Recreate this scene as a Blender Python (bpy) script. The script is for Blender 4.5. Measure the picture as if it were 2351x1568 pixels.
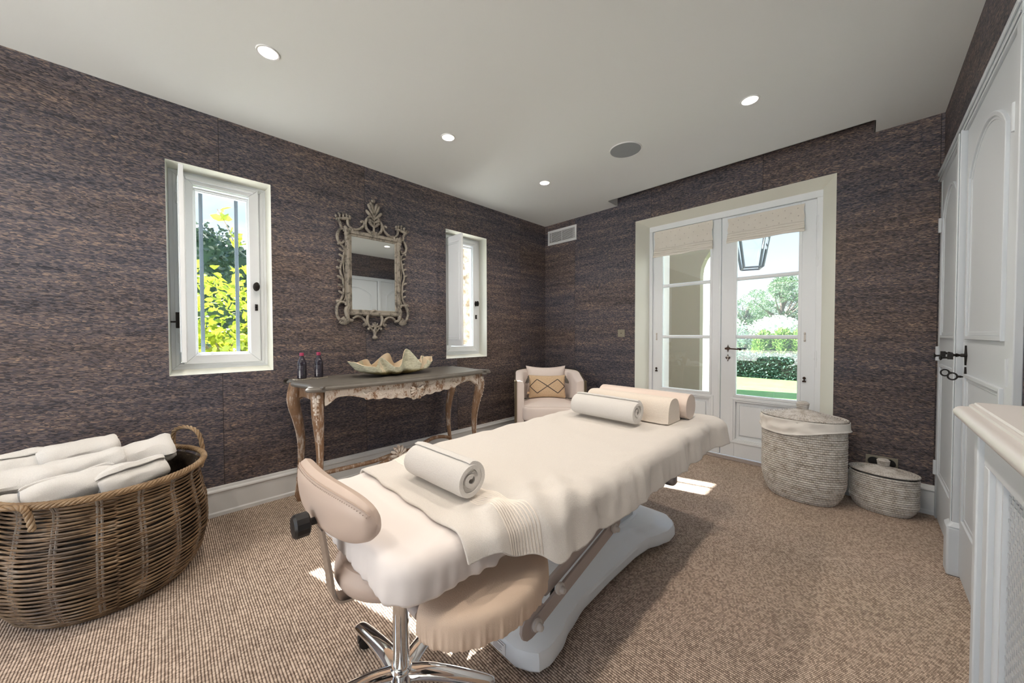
import bpy, math, random
from mathutils import Vector, Matrix, noise
PI = math.pi
random.seed(7)
S = bpy.context.scene
C = S.collection
for o in list(bpy.data.objects):
    bpy.data.objects.remove(o)

# ------------------------------------------------------------------ camera
cam_d = bpy.data.cameras.new('camera')
cam = bpy.data.objects.new('camera', cam_d)
C.objects.link(cam)
cam_d.sensor_width = 36
cam_d.lens = 800.77 / 2351 * 36
cam_d.clip_start = 0.02
cam_d.clip_end = 400
yaw, pitch, roll = 0.79205, -0.020256, -0.0018394
f0 = Vector((-math.sin(yaw), math.cos(yaw), 0)); r0 = Vector((math.cos(yaw), math.sin(yaw), 0)); u0 = Vector((0, 0, 1))
fw = f0 * math.cos(pitch) + u0 * math.sin(pitch)
up = u0 * math.cos(pitch) - f0 * math.sin(pitch)
rt = r0 * math.cos(roll) + up * math.sin(roll)
up = up * math.cos(roll) - r0 * math.sin(roll)
M = Matrix.Identity(4)
for i in range(3):
    M[i][0] = rt[i]; M[i][1] = up[i]; M[i][2] = -fw[i]
M[0][3], M[1][3], M[2][3] = 2.97954, -3.5572, 1.18625
cam.matrix_world = M
S.camera = cam

# ------------------------------------------------------------------ view
S.view_settings.view_transform = 'Standard'
S.view_settings.look = 'None'
S.view_settings.exposure = 0.84
S.view_settings.gamma = 1
S.view_settings.use_curve_mapping = False

# ------------------------------------------------------------------ sky
SKY = 2.3
w = bpy.data.worlds.new('sky'); S.world = w; w.use_nodes = True
nt = w.node_tree; nt.nodes.clear()
def N(t, **k):
    n = nt.nodes.new(t)
    for a, b in k.items():
        setattr(n, a, b)
    return n
out = N('ShaderNodeOutputWorld'); bg = N('ShaderNodeBackground'); tc = N('ShaderNodeTexCoord')
sep = N('ShaderNodeSeparateXYZ'); nt.links.new(tc.outputs['Generated'], sep.inputs[0])
grad = N('ShaderNodeValToRGB')
grad.color_ramp.elements[0].position = 0.0; grad.color_ramp.elements[0].color = (0.44, 0.52, 0.60, 1)
grad.color_ramp.elements[1].position = 1.0; grad.color_ramp.elements[1].color = (0.45, 0.66, 1.0, 1)
for p_, c_ in ((0.10, (0.29, 0.34, 0.38, 1)), (0.26, (0.22, 0.29, 0.37, 1)), (0.42, (0.42, 0.58, 0.86, 1))):
    e_ = grad.color_ramp.elements.new(p_); e_.color = c_
nt.links.new(sep.outputs['Z'], grad.inputs[0])
mp = N('ShaderNodeMapping'); mp.inputs['Scale'].default_value = (1.6, 1.6, 4.5); mp.inputs['Location'].default_value = (0.3, 0.1, 0.45)
nt.links.new(tc.outputs['Generated'], mp.inputs[0])
cl = N('ShaderNodeTexNoise'); cl.inputs['Scale'].default_value = 1.7; cl.inputs['Detail'].default_value = 7; cl.inputs['Roughness'].default_value = 0.55
nt.links.new(mp.outputs[0], cl.inputs['Vector'])
cr = N('ShaderNodeValToRGB'); cr.color_ramp.elements[0].position = 0.42; cr.color_ramp.elements[1].position = 0.62
nt.links.new(cl.outputs['Fac'], cr.inputs[0])
mx = N('ShaderNodeMixRGB'); mx.inputs[2].default_value = (0.40, 0.43, 0.46, 1)
nt.links.new(cr.outputs[0], mx.inputs[0]); nt.links.new(grad.outputs[0], mx.inputs[1])
nt.links.new(mx.outputs[0], bg.inputs[0]); bg.inputs[1].default_value = SKY
nt.links.new(bg.outputs[0], out.inputs[0])

# ------------------------------------------------------------------ sun
sd = bpy.data.lights.new('sun', 'SUN'); sd.energy = 22; sd.angle = math.radians(0.53); sd.color = (1.0, 0.96, 0.90)
sun = bpy.data.objects.new('sun', sd); C.objects.link(sun)
sun.rotation_euler = Vector((-1.0, -0.285, 0.92)).to_track_quat('Z', 'Y').to_euler()
sun.location = (-10, -3, 12)
# daylight sampling portals in the window and door openings
def portal(name, loc, normal, sx, sy):
    d = bpy.data.lights.new(name, 'AREA'); d.shape = 'RECTANGLE'; d.size = sx; d.size_y = sy
    o = bpy.data.objects.new(name, d); C.objects.link(o); o.location = loc
    o.rotation_euler = (-Vector(normal)).to_track_quat('Z', 'Y').to_euler()
    d.cycles.is_portal = True
portal('window_portal', (-0.2, -3.285, 1.6), (1, 0, 0), 0.55, 1.3)
portal('window_portal', (-0.2, -1.285, 1.6), (1, 0, 0), 0.55, 1.3)
portal('door_portal', (2.03, 0.3, 1.2), (0, -1, 0), 1.5, 2.4)

# ------------------------------------------------------------------ ceiling lamps (light itself; fittings are built below)
LAMPS = [(0.86, -1.035), (0.86, -2.105), (0.86, -3.178), (2.47, -1.03), (2.47, -2.105), (2.47, -3.178), (0.86, -4.25), (2.47, -4.25), (0.86, -5.32), (2.47, -5.32)]
LAMP_W = 19
for (lx, ly) in LAMPS:
    d = bpy.data.lights.new('downlight_lamp', 'SPOT'); d.energy = LAMP_W; d.color = (1.0, 0.87, 0.74)
    d.spot_size = math.radians(150); d.spot_blend = 0.7; d.shadow_soft_size = 0.03
    o = bpy.data.objects.new('downlight_lamp', d); C.objects.link(o); o.location = (lx, ly, 2.618)

# ------------------------------------------------------------------ helpers: materials
def lin(c):
    return tuple(c) + (1,) if len(c) == 3 else c
class NT:
    def __init__(s, name):
        s.m = bpy.data.materials.new(name); s.m.use_nodes = True
        s.t = s.m.node_tree; s.b = s.t.nodes['Principled BSDF']
        s.tc = None
    def n(s, t, **k):
        x = s.t.nodes.new(t)
        for a, b in k.items(): setattr(x, a, b)
        return x
    def l(s, a, b): s.t.links.new(a, b)
    def coord(s, scale=(1, 1, 1), kind='Object'):
        if s.tc is None: s.tc = s.n('ShaderNodeTexCoord')
        mp = s.n('ShaderNodeMapping'); mp.inputs['Scale'].default_value = scale
        s.l(s.tc.outputs[kind], mp.inputs[0]); return mp.outputs[0]
    def noise(s, vec, scale, detail=4, rough=.5):
        x = s.n('ShaderNodeTexNoise'); x.inputs['Scale'].default_value = scale
        x.inputs['Detail'].default_value = detail; x.inputs['Roughness'].default_value = rough
        s.l(vec, x.inputs['Vector']); return x.outputs['Fac']
    def ramp(s, fac, stops, mode='LINEAR'):
        x = s.n('ShaderNodeValToRGB'); x.color_ramp.interpolation = mode
        e = x.color_ramp.elements
        while len(e) > 1: e.remove(e[-1])
        e[0].position = stops[0][0]; e[0].color = lin(stops[0][1])
        for p, c in stops[1:]:
            k = e.new(p); k.color = lin(c)
        s.l(fac, x.inputs[0]); return x.outputs[0]
    def math(s, op, a, b=None, c=None):
        x = s.n('ShaderNodeMath', operation=op)
        for i, q in enumerate((a, b, c)):
            if q is None: continue
            if isinstance(q, (int, float)): x.inputs[i].default_value = q
            else: s.l(q, x.inputs[i])
        return x.outputs[0]
    def bump(s, h, strength, dist=0.01):
        x = s.n('ShaderNodeBump'); x.inputs['Strength'].default_value = strength; x.inputs['Distance'].default_value = dist
        s.l(h, x.inputs['Height']); s.l(x.outputs[0], s.b.inputs['Normal'])
    def mixc(s, f, a, b, mode='MIX'):
        x = s.n('ShaderNodeMixRGB', blend_type=mode)
        for i, q in enumerate((f, a, b)):
            if isinstance(q, (int, float)): x.inputs[i].default_value = q
            elif isinstance(q, tuple): x.inputs[i].default_value = lin(q)
            else: s.l(q, x.inputs[i])
        return x.outputs[0]
    def set(s, **k):
        for a, b in k.items():
            i = s.b.inputs[a.replace('_', ' ')]
            if isinstance(b, (int, float)): i.default_value = b
            elif isinstance(b, tuple): i.default_value = lin(b)
            else: s.l(b, i)
def mat(name, col, rough=.5, metal=0, bump=None, var=None, spec=.5, coat=0):
    m = NT(name); m.set(Base_Color=col, Roughness=rough, Metallic=metal)
    m.b.inputs['Specular IOR Level'].default_value = spec
    if coat: m.b.inputs['Coat Weight'].default_value = coat
    if var:   # (scale, dark colour, amount)
        f = m.noise(m.coord(), var[0], 5, .6)
        r = m.ramp(f, [(.35, var[1]), (.65, col)])
        m.set(Base_Color=m.mixc(var[2], col, r))
    if bump:  # (scale, strength, distance)
        m.bump(m.noise(m.coord(), bump[0], 3, .6), bump[1], bump[2] if len(bump) > 2 else .005)
    return m.m

# ------------------------------------------------------------------ helpers: meshes
class MB:
    def __init__(s): s.v = []; s.f = []; s.m = []
    def add(s, vs, fs, mi=0, M=None):
        b = len(s.v)
        if M is not None: vs = [M @ Vector(v) for v in vs]
        s.v.extend([tuple(v) for v in vs])
        for f in fs: s.f.append(tuple(b + i for i in f)); s.m.append(mi)
        return s
    def box(s, x0, x1, y0, y1, z0, z1, mi=0, M=None):
        vs = [(x, y, z) for x in (x0, x1) for y in (y0, y1) for z in (z0, z1)]
        return s.add(vs, [(0, 1, 3, 2), (4, 6, 7, 5), (0, 4, 5, 1), (2, 3, 7, 6), (0, 2, 6, 4), (1, 5, 7, 3)], mi, M)
    def tube(s, path, r, n=8, closed=False, sq=(1, 1), mi=0, M=None, upv=None, twist=0, a0=0):
        P = [Vector(p) for p in path]; k = len(P)
        R = list(r) if isinstance(r, (list, tuple)) else [r] * k
        T = []
        for i in range(k):
            if closed: t = P[(i + 1) % k] - P[i - 1]
            else: t = P[min(i + 1, k - 1)] - P[max(i - 1, 0)]
            if t.length < 1e-9: t = Vector((0, 0, 1))
            T.append(t.normalized())
        a = Vector(upv) if upv else Vector((0, 0, 1))
        if abs(T[0].dot(a)) > .95 and not upv: a = Vector((1, 0, 0))
        nrm = (a - T[0] * a.dot(T[0])).normalized(); vs = []
        for i in range(k):
            if upv: nrm = (a - T[i] * a.dot(T[i]))
            else: nrm = nrm - T[i] * nrm.dot(T[i])
            if nrm.length < 1e-6: nrm = T[i].orthogonal()
            nrm.normalize(); bi = T[i].cross(nrm)
            for j in range(n):
                an = 2 * PI * j / n + twist * i + a0
                vs.append(P[i] + nrm * (math.cos(an) * R[i] * sq[0]) + bi * (math.sin(an) * R[i] * sq[1]))
        fs = []
        for i in range(k if closed else k - 1):
            for j in range(n):
                a0 = i * n + j; a1 = i * n + (j + 1) % n; b0 = ((i + 1) % k) * n + j; b1 = ((i + 1) % k) * n + (j + 1) % n
                fs.append((a0, a1, b1, b0))
        if not closed:
            fs.append(tuple(range(n))[::-1]); fs.append(tuple((k - 1) * n + j for j in range(n)))
        return s.add(vs, fs, mi, M)
    def lathe(s, prof, n=32, c=(0, 0, 0), sx=1, sy=1, mi=0, M=None, a0=0, cap=True):
        vs = []; k = len(prof)
        for r, z in prof:
            for j in range(n):
                a = 2 * PI * j / n + a0
                vs.append((c[0] + math.cos(a) * r * sx, c[1] + math.sin(a) * r * sy, c[2] + z))
        fs = []
        for i in range(k - 1):
            for j in range(n):
                fs.append((i * n + j, i * n + (j + 1) % n, (i + 1) * n + (j + 1) % n, (i + 1) * n + j))
        if cap:
            fs.append(tuple(range(n))[::-1]); fs.append(tuple((k - 1) * n + j for j in range(n)))
        return s.add(vs, fs, mi, M)
    def prism(s, poly, h0, h1, ax='z', mi=0, M=None):
        def P(a, b, h):
            return {'z': (a, b, h), 'x': (h, a, b), 'y': (a, h, b)}[ax]
        n = len(poly)
        vs = [P(a, b, h0) for a, b in poly] + [P(a, b, h1) for a, b in poly]
        fs = [tuple(range(n))[::-1], tuple(range(n, 2 * n))] + [(i, (i + 1) % n, n + (i + 1) % n, n + i) for i in range(n)]
        return s.add(vs, fs, mi, M)
    def grid(s, fn, nu, nv, cu=False, cv=False, mi=0, M=None):
        vs = [fn(i / (nu if cu else nu - 1), j / (nv if cv else nv - 1)) for i in range(nu) for j in range(nv)]
        fs = []
        for i in range(nu if cu else nu - 1):
            for j in range(nv if cv else nv - 1):
                i2 = (i + 1) % nu; j2 = (j + 1) % nv
                fs.append((i * nv + j, i2 * nv + j, i2 * nv + j2, i * nv + j2))
        return s.add(vs, fs, mi, M)
    def sphere(s, c, r, n=12, sc=(1, 1, 1), mi=0, M=None):
        prof = []
        vs = []; k = n // 2 + 1
        for i in range(k):
            t = PI * i / (k - 1)
            for j in range(n):
                a = 2 * PI * j / n
                vs.append((c[0] + r * sc[0] * math.sin(t) * math.cos(a), c[1] + r * sc[1] * math.sin(t) * math.sin(a), c[2] - r * sc[2] * math.cos(t)))
        fs = [(i * n + j, i * n + (j + 1) % n, (i + 1) * n + (j + 1) % n, (i + 1) * n + j) for i in range(k - 1) for j in range(n)]
        return s.add(vs, fs, mi, M)
    def build(s, name, mats, parent=None, smooth=True, bevel=0, seg=2, sub=0, solid=0, angle=38, loc=None):
        me = bpy.data.meshes.new(name)
        me.from_pydata(s.v, [], s.f); 
        if not isinstance(mats, (list, tuple)): mats = [mats]
        for m in mats: me.materials.append(m)
        if len(mats) > 1: me.polygons.foreach_set('material_index', s.m)
        me.validate(); me.update()
        if smooth:
            me.polygons.foreach_set('use_smooth', [True] * len(me.polygons))
            me.set_sharp_from_angle(angle=math.radians(angle))
        o = bpy.data.objects.new(name, me); C.objects.link(o)
        if parent is not None: o.parent = parent
        if loc: o.location = loc
        if solid:
            q = o.modifiers.new('solid', 'SOLIDIFY'); q.thickness = solid; q.offset = -1
        if bevel:
            q = o.modifiers.new('bevel', 'BEVEL'); q.width = bevel; q.segments = seg; q.limit_method = 'ANGLE'; q.angle_limit = math.radians(40)
        if sub:
            q = o.modifiers.new('sub', 'SUBSURF'); q.levels = sub; q.render_levels = sub
        return o
def tag(o, label=None, cat=None, group=None, kind=None):
    if label: o['label'] = label
    if cat: o['category'] = cat
    if group: o['group'] = group
    if kind: o['kind'] = kind
    return o
def thing(name, label, cat, loc=(0, 0, 0), rz=0, group=None, kind=None):
    o = bpy.data.objects.new(name, None); C.objects.link(o); o.location = loc; o.rotation_euler = (0, 0, rz)
    o.empty_display_size = .05
    return tag(o, label, cat, group, kind)
def copy_tree(o, parent=None):
    c = o.copy(); C.objects.link(c)
    if parent is not None: c.parent = parent
    for ch in list(o.children): copy_tree(ch, c)
    return c
def smooth_path(pts, n=6, closed=False):
    P = [Vector(p) for p in pts]; k = len(P); o = []
    rng = range(k if closed else k - 1)
    for i in rng:
        p0 = P[i - 1] if (closed or i > 0) else P[0]; p1 = P[i]; p2 = P[(i + 1) % k]; p3 = P[(i + 2) % k] if (closed or i + 2 < k) else P[-1]
        for j in range(n):
            t = j / n
            o.append(.5 * ((2 * p1) + (p2 - p0) * t + (2 * p0 - 5 * p1 + 4 * p2 - p3) * t * t + (-p0 + 3 * p1 - 3 * p2 + p3) * t ** 3))
    if not closed: o.append(P[-1])
    return o
def lerp(a, b, t): return a + (b - a) * t
def sstep(a, b, x):
    t = max(0, min(1, (x - a) / (b - a))); return t * t * (3 - 2 * t)
def taper(n, r0, rm, r1):
    return [lerp(r0, rm, i / (n / 2)) if i < n / 2 else lerp(rm, r1, (i - n / 2) / (n / 2)) for i in range(n)]
def superell(a, b, p, n, cx=0, cy=0):
    o = []
    for i in range(n):
        t = 2 * PI * i / n; c, s = math.cos(t), math.sin(t)
        o.append((cx + a * math.copysign(abs(c) ** (2 / p), c), cy + b * math.copysign(abs(s) ** (2 / p), s)))
    return o
def cushion(mb, outline, levels, crown_top=.0, crown_bot=.0, ripple=None, mi=0, M=None, inner=4, flat=False):
    """levels: list of (inset, z) from bottom edge to top edge; the two ends are filled."""
    n = len(outline); P = [Vector((a, b, 0)) for a, b in outline]
    cen = sum(P, Vector()) / n; NRM = []
    for i in range(n):
        t = P[(i + 1) % n] - P[i - 1]; q = Vector((t.y, -t.x, 0)).normalized()
        if q.dot(P[i] - cen) < 0: q = -q
        NRM.append(q)
    rings = []
    ins0, z0 = levels[0]
    def ring(ins, z, sc, k):
        o = []
        for i in range(n):
            p = P[i] - NRM[i] * ins
            p = cen + (p - cen) * sc
            if ripple and sc == 1:
                d, dz = ripple(i / n, k); p = p + NRM[i] * d; o.append((p.x, p.y, z + dz))
            else: o.append((p.x, p.y, z))
        return o
    if flat: inner = 0
    for j in range(1, inner + 1):
        t = j / (inner + 1); rings.append(ring(ins0, z0 - crown_bot * (1 - t * t), t, None))
    for k, (ins, z) in enumerate(levels): rings.append(ring(ins, z, 1, k / max(1, len(levels) - 1)))
    ins1, z1 = levels[-1]
    for j in range(inner, 0, -1):
        t = j / (inner + 1); rings.append(ring(ins1, z1 + crown_top * (1 - t * t), t, None))
    vs = [v for r in rings for v in r]; m = len(rings)
    fs = [(i * n + j, i * n + (j + 1) % n, (i + 1) * n + (j + 1) % n, (i + 1) * n + j) for i in range(m - 1) for j in range(n)]
    if flat: return mb.add(vs, fs + [tuple(range(n)), tuple((m - 1) * n + j for j in range(n))[::-1]], mi, M)
    b = len(vs); vs.append((cen.x, cen.y, z0 - crown_bot)); vs.append((cen.x, cen.y, z1 + crown_top))
    fs += [(b, (j + 1) % n, j) for j in range(n)] + [(b + 1, (m - 1) * n + j, (m - 1) * n + (j + 1) % n) for j in range(n)]
    return mb.add(vs, fs, mi, M)
def round_levels(z0, z1, r, k=4):
    o = []
    for i in range(k + 1):
        a = PI / 2 * i / k; o.append((r * (1 - math.sin(a)), z0 + r * (1 - math.cos(a))))
    for i in range(k + 1):
        a = PI / 2 * i / k; o.append((r * (1 - math.cos(a)), z1 - r * (1 - math.sin(a))))
    return o
# ------------------------------------------------------------------ materials
def wallpaper():
    m = NT('woven_seagrass_wallpaper')
    g = m.n('ShaderNodeTexCoord'); sp = m.n('ShaderNodeSeparateXYZ'); m.l(g.outputs['Object'], sp.inputs[0])
    u = m.math('ADD', sp.outputs['X'], sp.outputs['Y']); v = sp.outputs['Z']
    # panel index
    pi_ = m.math('FLOOR', m.math('MULTIPLY', m.math('ADD', u, 3.305), 1 / .944))
    wn = m.n('ShaderNodeTexWhiteNoise', noise_dimensions='1D'); m.l(pi_, wn.inputs['W'])
    pr = m.math('FRACT', m.math('MULTIPLY', m.math('ADD', u, 3.305), 1 / .944))
    seam = m.math('LESS_THAN', pr, .004)
    row = m.math('FLOOR', m.math('MULTIPLY', v, 1 / .0075))
    skew = m.math('ADD', m.math('MULTIPLY', u, 1 / .0135), m.math('MULTIPLY', v, 70))
    cx = m.n('ShaderNodeCombineXYZ'); m.l(skew, cx.inputs[0]); m.l(m.math('MULTIPLY', v, 1 / .0044), cx.inputs[1]); m.l(m.math('MULTIPLY', pi_, 7.3), cx.inputs[2])
    vo = m.n('ShaderNodeTexVoronoi'); vo.inputs['Scale'].default_value = 1; vo.inputs['Randomness'].default_value = .9; m.l(cx.outputs[0], vo.inputs['Vector'])
    sc = m.n('ShaderNodeSeparateColor'); m.l(vo.outputs['Color'], sc.inputs[0])
    bandv = m.n('ShaderNodeCombineXYZ'); m.l(m.math('MULTIPLY', u, 1.6), bandv.inputs[0]); m.l(m.math('MULTIPLY', v, 22), bandv.inputs[1]); m.l(m.math('MULTIPLY', pi_, 3.1), bandv.inputs[2])
    band = m.noise(bandv.outputs[0], 1, 4, .6)
    bv2 = m.n('ShaderNodeCombineXYZ'); m.l(m.math('MULTIPLY', u, .5), bv2.inputs[0]); m.l(m.math('MULTIPLY', v, 2.2), bv2.inputs[1]); m.l(m.math('MULTIPLY', pi_, 5.7), bv2.inputs[2])
    band2 = m.noise(bv2.outputs[0], 1, 2, .5)
    t = m.math('ADD', m.math('MULTIPLY', sc.outputs[0], .62), m.math('MULTIPLY', band, .80))
    t = m.math('ADD', t, -.22)
    warm = m.ramp(t, [(.02, (.024, .019, .019)), (.30, (.078, .061, .057)), (.55, (.150, .115, .102)), (.76, (.25, .185, .15)), (.95, (.50, .36, .25))])
    cool = m.ramp(t, [(.02, (.018, .022, .034)), (.30, (.058, .063, .086)), (.55, (.118, .112, .134)), (.76, (.21, .175, .17)), (.95, (.44, .32, .24))])
    f = m.math('ADD', m.math('MULTIPLY', band2, 2.6), m.math('ADD', m.math('MULTIPLY', sc.outputs[1], .6), m.math('ADD', m.math('MULTIPLY', wn.outputs['Value'], .35), -1.48)))
    cl_ = m.n('ShaderNodeClamp'); m.l(f, cl_.inputs[0])
    col = m.mixc(cl_.outputs[0], cool, warm)
    col = m.mixc(m.math('MULTIPLY', seam, .7), col, (.012, .010, .010))
    m.set(Base_Color=m.mixc(1, col, (.84, .82, .83), 'MULTIPLY'), Roughness=.62); m.b.inputs['Specular IOR Level'].default_value = .35
    h = m.math('SUBTRACT', 1, vo.outputs['Distance'])
    m.bump(h, .4, .003)
    return m.m
def carpet():
    m = NT('ribbed_sisal_carpet')
    g = m.n('ShaderNodeTexCoord'); sp = m.n('ShaderNodeSeparateXYZ'); m.l(g.outputs['Object'], sp.inputs[0])
    x, y = sp.outputs['X'], sp.outputs['Y']
    w = m.noise(m.coord((3, 3, 3)), 1, 2)
    yy = m.math('ADD', m.math('MULTIPLY', y, 1 / .0092), m.math('MULTIPLY', w, .9))
    fr = m.math('FRACT', yy); rowi = m.math('FLOOR', yy)
    rib = m.math('SINE', m.math('MULTIPLY', fr, PI))                  # 0 groove .. 1 top
    kx = m.math('ADD', m.math('MULTIPLY', x, 1 / .0065), m.math('MULTIPLY', m.math('FRACT', m.math('MULTIPLY', rowi, .5)), 1.0))
    kn = m.math('ABSOLUTE', m.math('SINE', m.math('MULTIPLY', kx, PI)))
    cb = m.n('ShaderNodeCombineXYZ'); m.l(m.math('FLOOR', kx), cb.inputs[0]); m.l(rowi, cb.inputs[1])
    wn = m.n('ShaderNodeTexWhiteNoise', noise_dimensions='2D'); m.l(cb.outputs[0], wn.inputs['Vector'])
    h = m.math('MULTIPLY', m.math('POWER', rib, .7), m.math('ADD', m.math('MULTIPLY', kn, .35), .65))
    t = m.math('ADD', m.math('MULTIPLY', h, .8), m.math('MULTIPLY', m.math('SUBTRACT', wn.outputs['Value'], .5), .35))
    col = m.ramp(t, [(0, (.085, .06, .045)), (.3, (.23, .17, .135)), (.6, (.56, .46, .38)), (.9, (.80, .69, .59))])
    big = m.noise(m.coord((1, 1, 1)), 2.2, 3)
    col = m.mixc(.5, col, m.mixc(1, col, m.ramp(big, [(.3, (.78, .74, .70)), (.7, (1.08, 1.0, .95))]), 'MULTIPLY'))
    m.set(Base_Color=col, Roughness=.9); m.b.inputs['Specular IOR Level'].default_value = .15
    m.bump(h, .8, .004)
    return m.m
def terry(name, col, scale=1.0, strength=.8):
    m = NT(name); co = m.coord()
    a = m.noise(co, 380 * scale, 3, .7); b = m.noise(co, 60 * scale, 2, .5)
    h = m.math('ADD', a, m.math('MULTIPLY', b, .25))
    d = tuple(c * .92 for c in col)
    m.set(Base_Color=m.ramp(a, [(.3, d), (.6, col)]), Roughness=.95)
    m.b.inputs['Specular IOR Level'].default_value = .1
    m.b.inputs['Sheen Weight'].default_value = .25
    m.bump(h, strength, .009)
    return m.m
def cane(name, stops, scale, rough=.5):
    m = NT(name); co = m.coord((1, 1, 1))
    a = m.noise(co, scale, 5, .65)
    m.set(Base_Color=m.ramp(a, stops), Roughness=rough); m.bump(m.noise(co, scale * 8, 3), .25, .002)
    return m.m
def limed(name, wood, wash, bias=.5, sc=(9, 9, 2.2)):
    m = NT(name)
    st = m.noise(m.coord(sc), 3.2, 6, .7)
    fi = m.noise(m.coord((60, 60, 9)), 3, 4, .7)
    t = m.math('ADD', m.math('MULTIPLY', st, .7), m.math('MULTIPLY', fi, .3))
    dark = tuple(c * .55 for c in wood)
    m.set(Base_Color=m.ramp(t, [(.36, dark), (.44, wood), (bias, wood), (bias + .09, wash), (.8, wash)]), Roughness=.5)
    m.bump(t, .35, .004)
    return m.m
WP = wallpaper(); CARPET = carpet()
CEIL = mat('ceiling_paint', (.68, .71, .715), .75)
WHITEDIM = mat('white_satin_dim', (.58, .625, .67), .38, bump=(220, .05, .001))  # white paint toned down where less light falls: wardrobe and radiator cover
WHITELIT = mat('white_satin_lit', (.80, .84, .88), .38)  # same white paint, lightened to carry the brightness at doors and windows
TRIM = mat('trim_paint', (.68, .70, .71), .42)
REVEAL = mat('reveal_plaster', (.78, .79, .72), .7, bump=(60, .15, .002))
IRON = mat('black_iron', (.018, .016, .015), .45, .6, bump=(90, .3, .002))
BROWNIRON = mat('brown_iron', (.055, .033, .025), .4, .7)
BLACK = mat('black_plastic', (.012, .012, .013), .35)
CHROME = mat('chrome', (.86, .87, .88), .06, 1)
STEEL = mat('dark_steel', (.30, .31, .33), .3, 1)
TERRY = terry('white_terry', (.90, .86, .81), 1, .6)
TERRYW = terry('bright_terry', (.93, .91, .88), 1, .65)
SHEET = mat('cotton_sheet', (.80, .755, .74), .8, bump=(600, .1, .001))
VINYL = mat('beige_vinyl', (.56, .45, .385), .42, bump=(420, .12, .0015))
PINKVINYL = mat('blush_vinyl', (.80, .68, .61), .45, bump=(420, .08, .001))
PADCLOTH = mat('beige_cover_cloth', (.70, .55, .43), .9, bump=(420, .4, .002))
BOLSTER = terry('cream_fleece', (.86, .78, .69), .6, .35)
PLASTIC = mat('pale_grey_plastic', (.82, .87, .91), .38, bump=(500, .08, .001))
METALGREY = mat('grey_powder_coat', (.42, .37, .35), .45)
PIN = mat('grey_plastic_cap', (.58, .55, .52), .4)
WICK = cane('willow_cane', [(.32, (.045, .028, .016)), (.45, (.13, .08, .042)), (.58, (.24, .155, .085)), (.72, (.36, .29, .22))], 7, .38)
WICKRIM = cane('willow_rim_cane', [(.3, (.14, .085, .042)), (.5, (.28, .185, .10)), (.7, (.42, .32, .21))], 12, .45)
STAKE = mat('pale_stake', (.20, .175, .15), .5)
LIMED = limed('limed_oak', (.26, .155, .09), (.60, .54, .48), .515)
LIMEDPALE = limed('limed_oak_carving', (.34, .21, .13), (.72, .65, .58), .40, (6, 6, 5))
MIRRORWOOD = limed('weathered_frame_paint', (.11, .098, .086), (.27, .245, .21), .41, (7, 7, 7))
TABLETOP = mat('grey_lacquer', (.15, .14, .125), .42, var=(14, (.11, .10, .085), .5), coat=.08, bump=(30, .03, .002))
CREAM = mat('cream_velvet', (.76, .68, .64), .85, bump=(300, .15, .001))
BRONZE = mat('bronze_metal', (.17, .145, .10), .38, .85)
JUTE = mat('jute_weave', (.72, .54, .36), .9, var=(160, (.52, .37, .22), .8), bump=(260, .8, .003))
CHAR = mat('charcoal_yarn', (.045, .043, .045), .9)
TASSEL = mat('grey_tassel_yarn', (.20, .185, .165), .9, var=(200, (.08, .07, .06), .8))
LINEN = mat('linen_blind', (.76, .73, .67), .9, bump=(380, .3, .001), var=(9, (.70, .66, .60), .5))
DOT = mat('blind_embroidery', (.60, .56, .52), .9)
GREYMESH = mat('speaker_mesh', (.26, .28, .30), .6)
TAUPE = mat('taupe_plate', (.26, .24, .19), .45)
CAPPINK = mat('pink_cap', (.36, .035, .10), .45)
DARK = mat('opening_shade', (.03, .035, .04), .8)  # dark colour standing for the shade behind slats and grille
def rattan():
    m = NT('whitewashed_rattan')
    g = m.n('ShaderNodeTexCoord'); sp = m.n('ShaderNodeSeparateXYZ'); m.l(g.outputs['Object'], sp.inputs[0])
    an = m.math('ARCTAN2', sp.outputs['Y'], sp.outputs['X'])
    z = sp.outputs['Z']
    row = m.math('FLOOR', m.math('MULTIPLY', z, 1 / .0155))
    k = m.math('FRACT', m.math('ADD', m.math('MULTIPLY', an, 9.0), m.math('MULTIPLY', row, .5)))
    st = m.math('LESS_THAN', k, .16)
    n = m.noise(m.coord(), 26, 5, .7)
    base = m.ramp(n, [(.33, (.32, .28, .24)), (.5, (.54, .51, .48)), (.68, (.70, .68, .66))])
    m.set(Base_Color=m.mixc(m.math('MULTIPLY', st, .75), base, (.78, .74, .68)), Roughness=.75)
    m.bump(m.math('ADD', m.math('MULTIPLY', st, .6), n), .5, .003)
    return m.m
RATTAN = rattan()
LINER = mat('cotton_liner', (.80, .78, .74), .85, bump=(60, .25, .003))
def glass(name, tint=(1, 1, 1), refl=.06):
    m = bpy.data.materials.new(name); m.use_nodes = True; t = m.node_tree; t.nodes.clear()
    o = t.nodes.new('ShaderNodeOutputMaterial'); a = t.nodes.new('ShaderNodeBsdfTransparent'); a.inputs[0].default_value = lin(tint)
    b = t.nodes.new('ShaderNodeBsdfGlossy'); b.inputs['Roughness'].default_value = .01
    x = t.nodes.new('ShaderNodeMixShader'); x.inputs[0].default_value = refl
    t.links.new(a.outputs[0], x.inputs[1]); t.links.new(b.outputs[0], x.inputs[2]); t.links.new(x.outputs[0], o.inputs[0]); return m
PANE = glass('window_glass', (.97, .99, 1), .05)
def glassd(name, col, alpha):
    m = NT(name); m.set(Base_Color=col, Roughness=.06, Alpha=alpha); m.b.inputs['Coat Weight'].default_value = .6; return m.m
DARKGLASS = glassd('dark_bottle_glass', (.035, .03, .045), .82)
MIRROR = mat('mirror_silver', (.88, .90, .89), .015, 1)
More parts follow.
